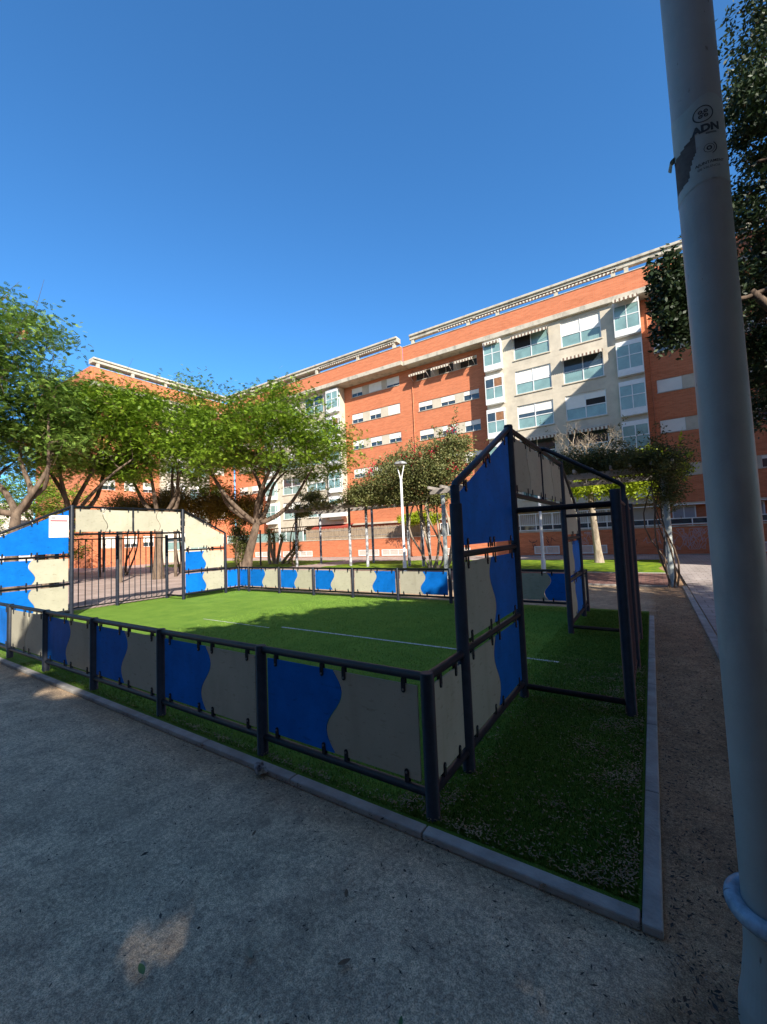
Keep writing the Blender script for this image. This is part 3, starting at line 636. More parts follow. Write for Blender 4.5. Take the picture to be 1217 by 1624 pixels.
for k,(a,b) in enumerate(((11.33,12.05),(9.02,9.82),(6.8,7.55),(4.5,5.25))):
    st.append(row(a,b,[(8.6,9.80,.45),(10.48,11.63,.62 if k == 0 else .5),(12.35,13.55,.55)]))
red_section(8.12, T(14.6,0,V_R)[0], st)
st = []
st.append(row(13.9,14.68,[(15.2,16.45,.75),(16.95,18.26,1.0),(18.95,20.1,.6)]))
for k,(a,b) in enumerate(((11.58,12.4),(9.27,10.05),(6.8,7.57),(4.5,5.25))):
    st.append(row(a,b,[(15.22,16.4,.98 if k == 0 else .6),(17.12,18.25,.56),(18.97,20.14,.6)]))
red_section(T(14.6,0,V_R)[0], 21.6, st)
st = []
for (a,b) in ((13.85,14.5),(11.58,12.2),(9.23,9.99),(6.88,7.62),(4.37,5.03)):
    sh = {13.85:.6,11.58:.35,9.23:1.0,6.88:1.0,4.37:.25}[a]
    if a == 4.37: st.append(row(a,b,[(-3.15,-2.8,.1),(-6.6,-6.1,.3)]))
    else: st.append(row(a,b,[(-3.12,-1.95,sh),(-5.4,-4.2,.5),(-7.2,-6.1,.35)]))
red_section(-14, -1.42, st)
st = [row(a,b,[(32.2,33.6,.7),(34.3,35.6,.6)]) for (a,b) in ((13.85,14.6),(11.4,12.2),(9.0,9.8),(6.7,7.5),(4.4,5.2))]
red_section(31.5, 37.5, st)
for (a0,a1) in ((12.45,13.95),(10.55,12.05),(8.75,10.2)):
    x0, x1 = T(a0,0,V_R)[0], T(a1,0,V_R)[0]; awning(mainb, MfR, x0, x1, tz(14.52), .66, .36)
MfP = lambda a,z,d: P(a, 26.0-d, z)
roof(mainb, MfP, -14, 14.75, 0, [-6.5,-4.2,-.9,-.2,3.1,7.0,9.2,13.9,-10], hang=((-.4,8.6),(8.8,11.6)), beam=(-14,14.15))
roof(mainb, MfP, 14.78, 37.5, .3, [15.5,19.2,24,27,30,33,36], hang=((15.4,23.6),), beam=(15.15,37.5), zs=17.42)
mb = MB(); mb.fbox(MfP, 24.2, 37, 17.28, 17.5, -4, -.5); mb.build('roof_canopy', M['concrete'], mainb)
mb = MB(); mb.fbox(MfP, 20.5, 29.5, 16.85, 17.1, -.4, -.36); mb.build('roof_glass_rail', M['tealglass'], mainb)
mb = MB(); mb.fbox(MfP, 12.6, 13.5, 16.6, 17.15, -.62, -.58); mb.build('roof_screen', M['yellow'], mainb)
mb = MB(); mb.fbox(MfP, 0.9, 1.7, 16.8, 17.1, -.9, -.5); mb.build('roof_unit', M['white'], mainb, bevel=.04)
for x_ in (-3.0, 5.4): mb = MB(); mb.fbox(MfP, x_, x_+.8, 16.8, 17.1, -.9, -.5); mb.build('roof_unit', M['white'], mainb, bevel=.04)
# body behind
mb = MB(); mb.box(-14, 37.5, 27.15, 38, 0, 16.0); mb.build('body', M['brick'], mainb)
# ground floor details of the cream part at left: overhang with awnings over a dark porch
mb = MB(); mb.fbox(MfB, 21.6, 31.5, 0, 2.92, -.75, -.70); mb.build('porch_wall', M['render'], mainb)
for k in range(4): mb = MB(); mb.fbox(MfB, 21.6+k*2.5, 23.3+k*2.5, 1.2, 2.6, -.70, -.66); mb.build('window', M['tealglass'], mainb)
awning(mainb, MfB, 20.9, 25.2, 2.95, .9, .3, M['redcloth'], -.6)
awning(mainb, MfB, 26.2, 30.5, 2.95, .9, .25, None, -.6)
mb = MB(); mb.fbox(MfB, 20.9, 23.6, 3.55, 3.95, .02, .7); mb.build('balcony', M['white'], mainb)
mb = MB(); mb.fbox(MfB, -1.42, 8.12, 0, 2.93, -.72, -.68); mb.build('porch_wall', M['render'], mainb)
mb = MB(); mb.fbox(MfR, -14, -1.42, 2.72, 2.86, .0, .35); mb.build('ledge', M['render'], mainb); mb = MB(); mb.fbox(MfR, 8.12, 21.6, 2.75, 2.9, .0, .2); mb.build('ledge', M['render'], mainb)
for a in (-3.3, -6.2, -9.5):
    mb = MB(); frame(mb, MfR, a, a+1.1, 1.95, 2.68, .06, .003, .06, 2); wn = mb.build('window', M['white'], mainb)
    mb = MB(); mb.fbox(MfR, a+.05, a+1.05, 2.0, 2.63, .004, .03); mb.build('shutter', mat('grey slats', (.34,.34,.36), .6), wn)
for k in range(5):
    a = 9+k*2.3; mb = MB(); frame(mb, MfR, a, a+1.3, 1.5, 2.5, .06, .003, .06, 2); wn = mb.build('window', M['white'], mainb)
    mb = MB(); mb.fbox(MfR, a+.05, a+1.25, 1.55, 2.45, .004, .03); mb.build('pane', M['darkglass'], wn)
# vertical pipes
for a in (14.45, -1.75): smooth_tube('drain_pipe', [P(a,26.84,2.9), P(a,26.84,15.3)], .035, M['brick'], mainb, 8)
# garden wall
gw = thing('garden_wall', 'low orange brick garden wall with vent grilles and graffiti along the foot of the building', 'wall', (10, 25, 0))
Mg = lambda a,z,d: P(a, 25-d, z)
mb = MB(); mb.fbox(Mg, -14, 37, 0, 1.50, -.25, 0); mb.build('wall', M['brick'], gw)
mb = MB(); mb.fbox(Mg, -14, 37, 1.502, 1.57, -.28, .03); mb.build('coping', M['concrete'], gw, bevel=.01)
mb = MB(); mb.fbox(Mg, -14, 37, .0, .05, .001, .03); mb.build('plinth', M['kerb'], gw)
GR = [(24.35,28.1),(17.15,19.2),(14.6,16.9),(9.5,11.6),(3.7,5.2),(1.1,3.4),(-6,-4),(30,32)]
for (a0,a1) in GR:
    mb = MB(); frame(mb, Mg, a0, a1, .12, .62, .06, .002, .03, max(2, int((a1-a0)/.7))); v = mb.build('vent', M['white'], gw)
    mb = MB()
    for k in range(7): z = .18+k*.06; mb.fbox(Mg, a0+.05, a1-.05, z, z+.035, .003, .018)
    mb.build('slat', M['shutter'], v)
def scribble(mb, a, z, n, s):
    x, y = a, z
    for k in range(n):
        x2 = x+random.uniform(-.12,.16)*s; y2 = min(1.4, max(.3, y+random.uniform(-.25,.25)*s)); dx, dz = x2-x, y2-y; L = math.hypot(dx,dz)+1e-6; nx, nz = -dz/L*.014, dx/L*.014
        mb.add([Mg(x-nx,y-nz,.004+k*.0001),Mg(x2-nx,y2-nz,.004+k*.0001),Mg(x2+nx,y2+nz,.004+k*.0001),Mg(x+nx,y+nz,.004+k*.0001)], [(0,1,2,3)]); x, y = x2, y2
mb = MB()
for a in (3.9,4.3,4.7,5.1,15,15.6,.2,-.4): scribble(mb, a, .9, 12, 1.1)
for k in range(24):  # a smile curve
    t0, t1 = math.pi+math.pi*k/24, math.pi+math.pi*(k+1)/24
    mb.add([Mg(5.25+.25*math.cos(t0),1.0+.16*math.sin(t0),.005),Mg(5.25+.25*math.cos(t1),1.0+.16*math.sin(t1),.005),Mg(5.25+.22*math.cos(t1),1.03+.16*math.sin(t1),.005),Mg(5.25+.22*math.cos(t0),1.03+.16*math.sin(t0),.005)], [(0,1,2,3)])
mb.build('dark_graffiti', M['graf'], gw)
mb = MB()
for a in (-2.3,-2.5,-2.8,-3.0,-3.2,-3.4,-2.6,-3.1,-3.6,1.5,1.9,2.3): scribble(mb, a, .95, 26, 1.3)
mb.build('pale_graffiti', M['grafw'], gw)
# white railing on top of the wall at right
wr = thing('railing', 'white metal railing with glass strip on top of the shaded garden wall', 'railing', (0, 25.1, 1.57))
mb = MB()
for z in (1.62, 1.93, 2.66): mb.box(-14, 8.5, 25.07, 25.12, z, z+.05)
for a in np.arange(-14, 8.5, 1.0): mb.box(a, a+.05, 25.075, 25.115, 1.58, 2.66) if a > .0 else mb.box(a, a+.05, 25.075, 25.115, 1.58, 1.93)
mb.build('frame', M['white'], wr)
mb = MB()
for a in np.arange(0, 8.5, .12): mb.box(a, a+.02, 25.085, 25.105, 1.98, 2.66)
mb.build('baluster', M['white'], wr)['kind'] = 'stuff'
mb = MB(); mb.box(-14, 8.5, 25.085, 25.105, 1.67, 1.93); mb.build('glass_strip', M['darkglass'], wr)
# upper rail at right only as low strip: solid panel behind railing
# reed screen
rs = thing('reed_screen', 'brown reed screen standing on the sunlit garden wall', 'screen', (19, 25.1, 1.57))
mb = MB(); a = 12.6
while a < 25.2:
    h = 2.48+random.uniform(-.06,.06); r = random.uniform(.02,.035); o = random.uniform(-.01,.01); mb.box(a, a+r, 25.12+o, 25.14+o, 1.57, h); a += r+.001
mb.build('reeds', M['reed'], rs)
mb = MB(); 
for z in (1.8, 2.3): mb.box(12.6, 25.2, 25.105, 25.113, z, z+.02)
mb.build('wire', M['galv'], rs)
gp = thing('glass_screen', 'teal glass screen panels standing on the garden wall left of the palms', 'screen', (29, 25.1, 1.57))
for k in range(5):
    a = 25.6+k*2.2; mb = MB(); mb.box(a, a+2.1, 25.1, 25.12, 1.6, 2.4); mb.build('pane', M['tealglass'], gp)
mb = MB()
for k in range(6): a = 25.5+k*2.2; mb.box(a, a+.08, 25.08, 25.14, 1.57, 2.45)
mb.build('frame', M['white'], gp)
# left building, facing along the pitch
lb = thing('apartment_building', 'orange brick and cream apartment block at left rising behind the jacaranda trees', 'building', (36.5, 18, 0))
LU = 37.6
MfL = lambda a,z,d: P(LU-d, a, z)
def simple_facade(root, Mf, m, a0, a1, wins, big=False, z0=0):
    rows = [(13.85,14.75),(11.4,12.3),(9.0,9.9),(6.6,7.5),(4.2,5.1),(1.6,2.6)]
    if big: rows = [(a-.45, b+.25) for a,b in rows]
    holes = [(p,q,r,s) for p,q in wins for r,s in rows]
    mb = MB(); wallgrid(mb, Mf, a0, a1, z0, 15.36, holes); mb.build('wall', m, root)
    for i,(p,q) in enumerate(wins):
        for j,(r,s) in enumerate(rows):
            if big: big_window(root, Mf, p, q, r, s, ['shutter','half','glass'][(i+j*2)%3])
            else: small_window(root, Mf, p, q, r, s, [.6,.7,.95][(i*2+j)%3])
simple_facade(lb, MfL, M['brick'], 12.8, 18.5, [(13.6,14.7),(15.4,16.5),(17.0,18.0)])
MfL2 = lambda a,z,d: P(LU-.25-d, a, z)
simple_facade(lb, MfL2, M['render'], 18.5, 23.6, [(19.1,20.9),(21.4,23.2)], True)
mb = MB(); mb.fbox(MfL2, 18.5, 18.51, 0, 15.36, -.3, -.001); mb.fbox(MfL2, 23.59, 23.6, 0, 15.36, -.3, -.001); mb.build('wall_return', M['render'], lb)
simple_facade(lb, MfL, M['brick'], 23.6, 26.8, [(24.3,25.6)])
roof(lb, MfL, 12.8, 25.6, .5, [13.2,16,19,22,25], hang=())
mb = MB(); mb.box(37.9, 50, 12.8, 26.8, 0, 15.9); mb.build('body', M['brick'], lb)
mb = MB(); mb.box(37.2, 50, 12.6, 12.9, 15.7, 16.9); mb.build('parapet', M['brick'], lb)
mb = MB(); mb.box(39.5, 46, 14, 22, 16, 17.1); mb.build('penthouse', M['wallfar'], lb)
# right wing (its roof edge throws the slanting shadow)
rw = thing('apartment_building', 'orange brick wing closing the square at the far right beyond the lamp post', 'building', (-8, 20, 0))
MfW = lambda a,z,d: P(-8.0+d, a, z)
simple_facade(rw, MfW, M['brick'], 14.5, 25.9, [(16,17.2),(18,19.2),(20.5,21.7),(23,24.2)])
roof(rw, MfW, 14.5, 25.95, .8, [15,18,21,24], hang=())
mb = MB(); mb.box(-13.9, -8.3, 14.5, 25.9, 0, 15.9); mb.build('body', M['brick'], rw)
# pale low building far left behind the trees
fb = thing('low_building', 'low white walled building far left behind the tree trunks', 'building', (46, 6, 0))
Mf0 = lambda a,z,d: P(46-d, a, z)
mb = MB(); wallgrid(mb, Mf0, -14, 11.5, 0, 5.6, [(x, x+1.4, z, z+1.2) for x in np.arange(-12.5, 10, 2.8) for z in (1.2, 3.6)]); mb.fbox(Mf0, -14, 11.5, 5.6, 5.9, -6, .15); mb.build('wall', M['wallfar'], fb)
for x in np.arange(-12.5, 10, 2.8):
    for z in (1.2, 3.6): small_window(fb, Mf0, x, x+1.4, z, z+1.2, .3)
mb = MB(); mb.box(46.3, 52, -14, 11.5, 0, 5.5); mb.build('body', M['wallfar'], fb)
# ------------------------------------------------------------------ lamps, pergolas
def ylamp(a, b, h, label):
    t = thing('street_lamp', label, 'street lamp', (a,b,0), 'slim white lamps on the lawns')
    smooth_tube('pole', [P(a,b,0), P(a,b,.5), P(a,b,.52), P(a,b,h-.75)], [.085,.085,.06,.05], M['whitepaint'], t, 16)
    for s in (-1,1): smooth_tube('arm', [P(a,b,h-.8), P(a+.08*s,b,h-.45), P(a+.20*s,b,h-.03)], [.03,.025,.02], M['whitepaint'], t, 10)
    mb = MB(); mb.tube([P(a,b,h-.05), P(a,b,h-.03), P(a,b,h+.03), P(a,b,h+.09)], [.16,.29,.29,.2], 28); mb.build('lamp_head', M['galv'], t)
    mb = MB(); mb.tube([P(a,b,h-.06), P(a,b,h-.052)], [.2,.2], 24); mb.build('lens', M['signwhite'], t)
ylamp(8.07, 13.5, 4.84, 'slim white lamp with forked top in front of the bougainvillea')
ylamp(2.41, 14.32, 4.1, 'slim lamp post seen through the near goal, foot on the shaded lawn')
def plainpost(a, b, h, r, m, label, cat='post'):
    t = thing('post', label, cat, (a,b,0)); smooth_tube('pole', [P(a,b,0), P(a,b,h)], r, m, t, 12)
    mb = MB(); mb.tube([P(a,b,h), P(a,b,h+.02), P(a,b,h+.06)], [r*1.25,r*1.25,r*.5], 12); mb.build('cap', m, t)
    mb = MB(); mb.tube([P(a,b,.02), P(a,b,.1)], [r*1.8,r*1.7], 12); mb.build('foot', m, t)
plainpost(22.6, 19.6, 4.55, .07, M['whitepaint'], 'thin white post rising beside the yucca clump')
plainpost(20.4, 15.9, 2.33, .055, M['steel'], 'short dark post between jacaranda trunk and yucca clump')
def pergola(name_label, posts, h, a0, a1, b0, b1, nb, pm):
    t = thing('pergola', name_label, 'pergola', ((a0+a1)/2, (b0+b1)/2, 0))
    for (a,b) in posts: smooth_tube('post', [P(a,b,0), P(a,b,h)], .075, pm, t, 12)
    for b in (b0, b1): mb = MB(); mb.box(a0, a1, b-.05, b+.05, h, h+.16); mb.build('beam', M['wood'], t)
    mb = MB()
    for k in range(nb): a = a0+.1+(a1-a0-.2)*k/(nb-1); mb.box(a-.03, a+.03, b0-.35, b1+.35, h+.162, h+.26)
    mb.build('rafters', M['wood'], t); return t
pergola('white posted pergola carrying the bougainvillea in the middle of the picture', [(17.2,16.0),(12.95,15.9),(11.6,15.64),(9.2,15.9),(8.4,15.9),(17.2,18.2),(13,18.2),(9.2,18.2)], 3.3, 8.3, 17.9, 15.8, 18.2, 20, M['galv'])
pergola('vine covered pergola behind the near goal, its post beside the path', [(-1.5,10.95),(-1.5,13.2),(5.2,11.6),(5.2,13.2)], 3.05, -1.8, 5.4, 11.0, 13.2, 16, M['pole'])
pergola('pergola with vine posts on the plaza behind the far goal', [(19.4,7.0),(24.5,8.2),(29.6,10.5),(19.4,9.6),(24.5,11.0)], 2.7, 18.8, 30.0, 7.0, 10.8, 20, M['bark'])
# ------------------------------------------------------------------ vegetation
def mesh_from(name, V_, Fq, m, parent):
    me = bpy.data.meshes.new(name); off = np.array(root_loc(parent)); V_ = V_-off
    me.vertices.add(len(V_)); me.vertices.foreach_set('co', V_.astype(np.float32).ravel())
    k = Fq.shape[1]; me.loops.add(Fq.size); me.loops.foreach_set('vertex_index', Fq.astype(np.int32).ravel())
    me.polygons.add(len(Fq)); me.polygons.foreach_set('loop_start', np.arange(0, Fq.size, k, dtype=np.int32)); me.polygons.foreach_set('loop_total', np.full(len(Fq), k, dtype=np.int32))
    me.materials.append(m); me.update(calc_edges=True); me.validate()
    o = bpy.data.objects.new(name, me); COL.objects.link(o)
    if parent is not None: o.parent = parent
    return o
def unit(x): return x/np.maximum(np.linalg.norm(x, axis=1, keepdims=True), 1e-9)
def leafquads(Cn, D, Nn, L, W):
    """diamond leaves; Cn base points, D unit directions, Nn normals"""
    Sd = unit(np.cross(D, Nn)); L = np.asarray(L).reshape(-1,1); W = np.asarray(W).reshape(-1,1)
    v = np.stack([Cn, Cn+D*L*.45+Sd*W*.5, Cn+D*L, Cn+D*L*.45-Sd*W*.5], 1).reshape(-1,3)
    return v, np.arange(len(v)).reshape(-1,4)
def rand_dir(n, flat=1.0):
    d = rng.normal(size=(n,3)); d[:,2] *= flat; return unit(d)
def fronds(Cn, L=.34, pairs=4, lw=.085):
    """feathery compound leaves at points Cn"""
    n = len(Cn); D = rand_dir(n, .35); D[:,2] -= .15; D = unit(D); Nn = rand_dir(n, .5); Nn[:,2] += 1.3; Nn = unit(Nn - D*(Nn*D).sum(1, keepdims=True))
    Sd = np.cross(D, Nn); Ls = L*rng.uniform(.6, 1.2, n); out = []
    for k in range(pairs):
        t = (k+1)/(pairs+.5); w_ = lw*(1-.75*t)*(.75+.5*t); base = Cn + D*(Ls*t)[:,None] - np.array([0,0,1])*(Ls*t*t*.25)[:,None]
        for s in (-1,1):
            dd = unit(D*.85+Sd*s); out.append(leafquads(base, dd, Nn, np.full(n, w_*1.2), np.full(n, L/pairs*.8))[0])
    v = np.concatenate(out); return v, np.arange(len(v)).reshape(-1,4)
def limb_path(p0, p1, n=7, wob=.12, sag=.15):
    p0, p1 = np.array(p0, float), np.array(p1, float); L = np.linalg.norm(p1-p0); pts = []
    w1, w2 = rng.normal(size=3)*wob*L*.5, rng.normal(size=3)*wob*L*.5
    for k in range(n+1):
        t = k/n; p = p0+(p1-p0)*t + w1*math.sin(math.pi*t) + w2*math.sin(2*math.pi*t)*.5; p[2] -= sag*L*math.sin(math.pi*t)*.5*(1-t); pts.append(p)
    return pts
def tree(name, label, cat, trunk, trunk_r, mains, clusters, bark, leafm, kind='frond', nleaf=60, cr=.75, pods=0, group=None, L=.34, leaf=(.1,.05), density_filter=None):
    """trunk: polyline [(a,b,z)]; mains: list of end points; clusters: Nx3 crown clump centres (site coords)"""
    t = thing(name, label, cat, (trunk[0][0], trunk[0][1], 0), group)
    mb = MB(); tp = [np.array(P(*p)) for p in trunk]
    rr = [trunk_r*(1.35 if k == 0 else 1-.3*k/(len(tp)-1)) for k in range(len(tp))]
    mb.tube(tp, rr, 12)
    nodes = []; nr = []
    for e in mains:
        pth = limb_path(tp[-1], P(*e), 8, .16, .25); r0 = trunk_r*.58; rad = [r0*(1-.72*k/8) for k in range(9)]; mb.tube(pth, rad, 8)
        nodes += pth[2:]; nr += rad[2:]
    nodes = np.array(nodes); nr = np.array(nr); cl = np.array([P(*c) for c in clusters])
    order = np.argsort([np.min(np.linalg.norm(nodes-c, axis=1)) for c in cl]); tips = []
    for i in order:
        c = cl[i]; d = np.linalg.norm(nodes-c, axis=1) + .35*np.maximum(0, nodes[:,2]-c[2]); j = int(np.argmin(d))
        pth = limb_path(nodes[j], c, 5, .14, .1); r0 = max(.012, nr[j]*.62); mb.tube(pth, [r0*(1-.75*k/5) for k in range(6)], 5, False)
        nodes = np.vstack([nodes, pth[2:]]); nr = np.concatenate([nr, [r0*(1-.75*k/5) for k in range(2,6)]])
        for k in range(3):
            q = c + rng.normal(size=3)*cr*.6; mb.tube([pth[3], (pth[3]+q)/2+rng.normal(size=3)*.06, q], [.012,.008,.004], 3, False)
    o = mb.build('trunk', bark, t, smooth=True)
    n = len(cl)*nleaf; idx = np.repeat(np.arange(len(cl)), nleaf); sc = rng.uniform(.7, 1.3, len(cl))[idx][:,None]
    pts = cl[idx] + rng.normal(size=(n,3))*np.array([cr,cr,cr*.5])*.62*sc
    if density_filter is not None: pts = pts[density_filter(pts)]
    if kind == 'frond': v, f = fronds(pts, L)
    else:
        n = len(pts); D = rand_dir(n, .8); v, f = leafquads(pts, D, rand_dir(n), leaf[0]*rng.uniform(.6,1.2,n), leaf[1]*rng.uniform(.7,1.2,n))
    mesh_from('crown', v, f, leafm, t)
    if pods:
        k = rng.integers(0, len(cl), pods); q = cl[k] + rng.normal(size=(pods,3))*np.array([cr,cr,cr*.4])*.5 + np.array([0,0,cr*.35])
        q = np.repeat(q, 14, 0) + rng.normal(size=(pods*14,3))*.07; v, f = leafquads(q, rand_dir(len(q)), rand_dir(len(q)), np.full(len(q), .09), np.full(len(q), .06)); mesh_from('seed_pods', v, f, M['pod'], t)['kind'] = 'stuff'
    return t
def dome(c, r, n, zmin=-.25, shell=.55):
    """points inside a flattened dome, more of them near its skin"""
    out = []
    while len(out) < n:
        d = rng.normal(size=3); d /= np.linalg.norm(d)
        if d[2] < zmin: continue
        k = shell + (1-shell)*rng.random(); out.append((c[0]+d[0]*r[0]*k, c[1]+d[1]*r[1]*k, c[2]+d[2]*r[2]*k))
    return out
jac = 'jacaranda trees on the plaza'
tree('jacaranda_tree', 'broad bright green jacaranda with a forked leaning trunk, nearest the middle', 'tree',
     [(15.6,10.9,0),(15.35,10.95,1.0),(15.0,11.05,2.1),(14.9,11.1,2.5)], .23,
     [(17.6,9.6,5.6),(16.0,10.6,6.8),(13.6,11.9,5.0),(12.4,12.6,5.2),(14.6,12.4,6.6),(15.8,9.3,5.2),(13.4,10.6,6.3)],
     dome((14.2,11.4,5.95),(3.95,3.5,2.95),104,-.42,.42), M['bark'], M['leaf1'], nleaf=250, cr=.80, pods=16, group=jac, L=.21)
tree('jacaranda_tree', 'middle jacaranda whose trunk shows through the bars of the far goal', 'tree',
     [(19.0,8.5,0),(18.95,8.5,1.4),(18.8,8.5,2.9)], .21, [(20.6,7.4,5.6),(18.6,8.8,7),(17.4,9.6,5.4),(19.4,9.8,6.4),(18.2,7.4,6.2)],
     dome((18.7,8.8,6.5),(3.1,3.0,3.7),92,-.62,.4), M['bark'], M['leaf1'], nleaf=250, cr=.8, pods=26, group=jac, L=.21)
tree('jacaranda_tree', 'jacaranda with dark arching limbs standing behind the rules sign', 'tree',
     [(20.6,4.7,0),(20.5,4.8,1.6),(20.0,5.2,3.0)], .20, [(20.6,4.6,6.2),(18.9,6.0,7.4),(17.4,6.6,5.4),(19.6,6.6,6.6),(18.9,4.7,6.2)],
     dome((19.4,5.9,6.6),(2.8,2.7,3.4),84,-.72,.4), M['bark'], M['leaf1'], nleaf=250, cr=.8, pods=12, group=jac, L=.21)
tree('jacaranda_tree', 'tallest blue green jacaranda at the left edge of the picture', 'tree',
     [(16.6,2.4,0),(16.8,2.5,1.6),(17.2,2.7,2.9)], .20, [(18.6,2.0,6.0),(17.3,3.2,6.9),(16.3,3.3,6.4),(18.0,3.6,6.0),(17.6,1.4,7.0)],
     dome((17.5,2.5,6.9),(2.6,2.2,3.7),84,-.62,.4), M['bark'], M['leaf2'], nleaf=175, cr=.78, pods=8, group=jac, L=.22)
tree('jacaranda_tree', 'jacaranda half cut off by the left edge with low thick limbs', 'tree',
     [(19.4,.4,0),(19.2,.7,1.4),(19.0,1.3,2.6)], .22, [(19.0,3.0,4.9),(21.0,.6,6.6),(18.4,1.4,6.6),(20.6,2.2,5.6)],
     dome((20.6,1.6,6.3),(2.9,2.8,3.2),60,-.5,.4), M['bark'], M['leaf2'], nleaf=240, cr=.8, group=jac, L=.22)
tree('background_tree', 'green tree further left filling the gap under the tall jacaranda crown', 'tree',
     [(35,3,0),(35,3,2)], .2, [(36,2.5,5),(34,3.6,5.5),(35,2,6)], dome((35,3,4.6),(4,4,3.6),60,-.9,.3), M['bark'], M['leaf1'], nleaf=80, cr=1.1, L=.42)
tree('background_tree', 'green tree low behind the left jacarandas in front of the white building', 'tree',
     [(31,7.6,0),(31,7.6,2)], .2, [(32,7,4.5),(30,8,4.5),(31,6.6,4.5)], dome((31,7.6,4.0),(3.6,3.6,3.0),60,-.9,.3), M['bark'], M['leaf1'], nleaf=80, cr=1.0, L=.42)
def cloud(name, label, cat, base, blobs, n, leafm, leaf, stems=(), stemm=None, stem_r=.05, flowers=0, wisps=0, shell=.3, stem_split=3):
    """dense shrub or vine mass : blobs (a,b,z,ra,rb,rz)"""
    t = thing(name, label, cat, base); vol = np.array([q[3]*q[4]*q[5] for q in blobs])**.8; vol /= vol.sum(); pts = []
    for q, f in zip(blobs, vol):
        k = int(n*f); cN = max(6, k//70); cc = np.array([P(*c) for c in dome(q[:3], q[3:], cN, -1, shell)])
        rr = min(q[3:])*.42; pts.append(cc[rng.integers(0, cN, k)] + rng.normal(size=(k,3))*rr*np.array([.7,.7,.6]))
    pts = np.concatenate(pts)
    if wisps:
        for _ in range(wisps):
            q = blobs[rng.integers(0, len(blobs))]; s0 = np.array(P(q[0]+rng.uniform(-.8,.8)*q[3], q[1]+rng.uniform(-.8,.8)*q[4], q[2]+q[5]*.7)); dv = rng.normal(size=3)*.5; dv[2] = abs(dv[2])+.35; ln = rng.uniform(.5,1.3)
            tt = np.sort(rng.random(46)); pts = np.vstack([pts, s0+dv*ln*tt[:,None]-np.array([0,0,1])*(tt**2*.25)[:,None]+rng.normal(size=(46,3))*.035])
    n_ = len(pts); v, f = leafquads(pts, rand_dir(n_, .8), rand_dir(n_), leaf[0]*rng.uniform(.6,1.3,n_), leaf[1]*rng.uniform(.7,1.3,n_))
    mb = MB()
    for (p0, p1, r) in stems:
        for k in range(stem_split):
            off = rng.normal(size=2)*r*1.2; a = np.array(P(*p0))+np.array([off[0],off[1],0]); pth = limb_path(a, np.array(P(*p1))+rng.normal(size=3)*r*4, 8, .16, 0)
            mb.tube(pth, [r*(1.15-.5*i/8)*rng.uniform(.8,1.1) for i in range(9)], 6)
    if mb.v: mb.build('stem', stemm or M['bark'], t, smooth=True)
    mesh_from('leaves', v, f, leafm, t)
    if flowers:
        k = pts[np.argsort(-(pts[:,2]+rng.normal(size=len(pts))*.9))[:len(pts)//3]]; k = k[rng.integers(0, len(k), flowers)]
        q = np.repeat(k, 22, 0)+rng.normal(size=(flowers*22,3))*.09; v, f = leafquads(q, rand_dir(len(q)), rand_dir(len(q)), np.full(len(q), .10), np.full(len(q), .09)); mesh_from('red_flowers', v, f, M['flower'], t)['kind'] = 'stuff'
    return t
cloud('bougainvillea', 'big red flowering bougainvillea growing over the middle pergola', 'bougainvillea', (7.4,15.4,0),
      [(9.2,15.5,4.5,2.5,1.3,1.0),(7.5,15.2,4.6,1.8,1.3,1.15),(11.4,15.8,3.9,2.1,1.3,.55),(9.6,15.3,3.55,3.2,.9,.42),(6.6,15.2,5.0,1.2,1.1,1.0),(7.2,15.2,3.4,.9,.8,.6),(12.6,16.2,3.65,1.2,1.0,.25),(9.6,16,5.4,1.2,.8,.45),(6.2,15.4,5.7,.8,.7,.5)], 52000, M['leafboug'], (.105,.065),
      stems=[((7.7,15.35,0),(8.3,15.4,3.6),.055),((7.0,15.4,0),(6.9,15.2,3.6),.06),((7.4,15.2,0),(7.3,15.4,3.6),.05)], stemm=M['palebark'], flowers=46, wisps=60)
cloud('climbing_vine', 'sparse grey green vine on the left end of the middle pergola', 'vine', (17.2,16.1,0),
      [(15.2,16.0,3.55,2.2,.8,.26),(16.2,16.3,4.2,1.0,.6,.4),(17,16.4,3.4,.7,.7,.4)], 8500, M['leafboug'], (.11,.06), stems=[((17.3,16.1,0),(17.1,16.3,3.5),.04),((17.9,16.3,0),(17.4,16.3,3.2),.02)], stemm=M['bark'], wisps=20)
cloud('climbing_vine', 'dense dark vine over the shaded pergola behind the near goal, hanging down round its post', 'vine', (-1.55,10.9,0),
      [(-.8,11.2,3.42,1.0,.7,.42),(.5,11.6,3.5,1.3,.8,.42),(-1.5,11.05,3.2,.65,.6,.55),(-1.5,11,2.5,.42,.4,.5),(1.9,11.8,3.45,1.3,.8,.32),(3.6,12,3.35,1.3,.7,.16),(-.2,11.9,3.5,1.3,.8,.35)], 44000, M['leafvine'], (.085,.026),
      stems=[((-1.5,10.85,0),(-1.45,11,2.9),.026),((-1.58,11.0,0),(-1.4,11.0,2.8),.022),((-1.42,10.85,0),(-1.52,11.0,2.6),.018)], stemm=M['bark'], wisps=60, stem_split=2)
cloud('lime_shrub', 'lime green tree crown hanging over the reed screen behind the pergola', 'shrub', (12.4,27.6,0), [(12.9,24.3,2.9,1.3,.6,.42),(14.0,24.2,2.8,.8,.5,.35),(11.9,24.3,2.8,.7,.5,.4)], 7000, M['leaflime'], (.13,.08),
      stems=[((13.0,24.5,0),(12.9,24.3,2.8),.05)], stem_split=1)
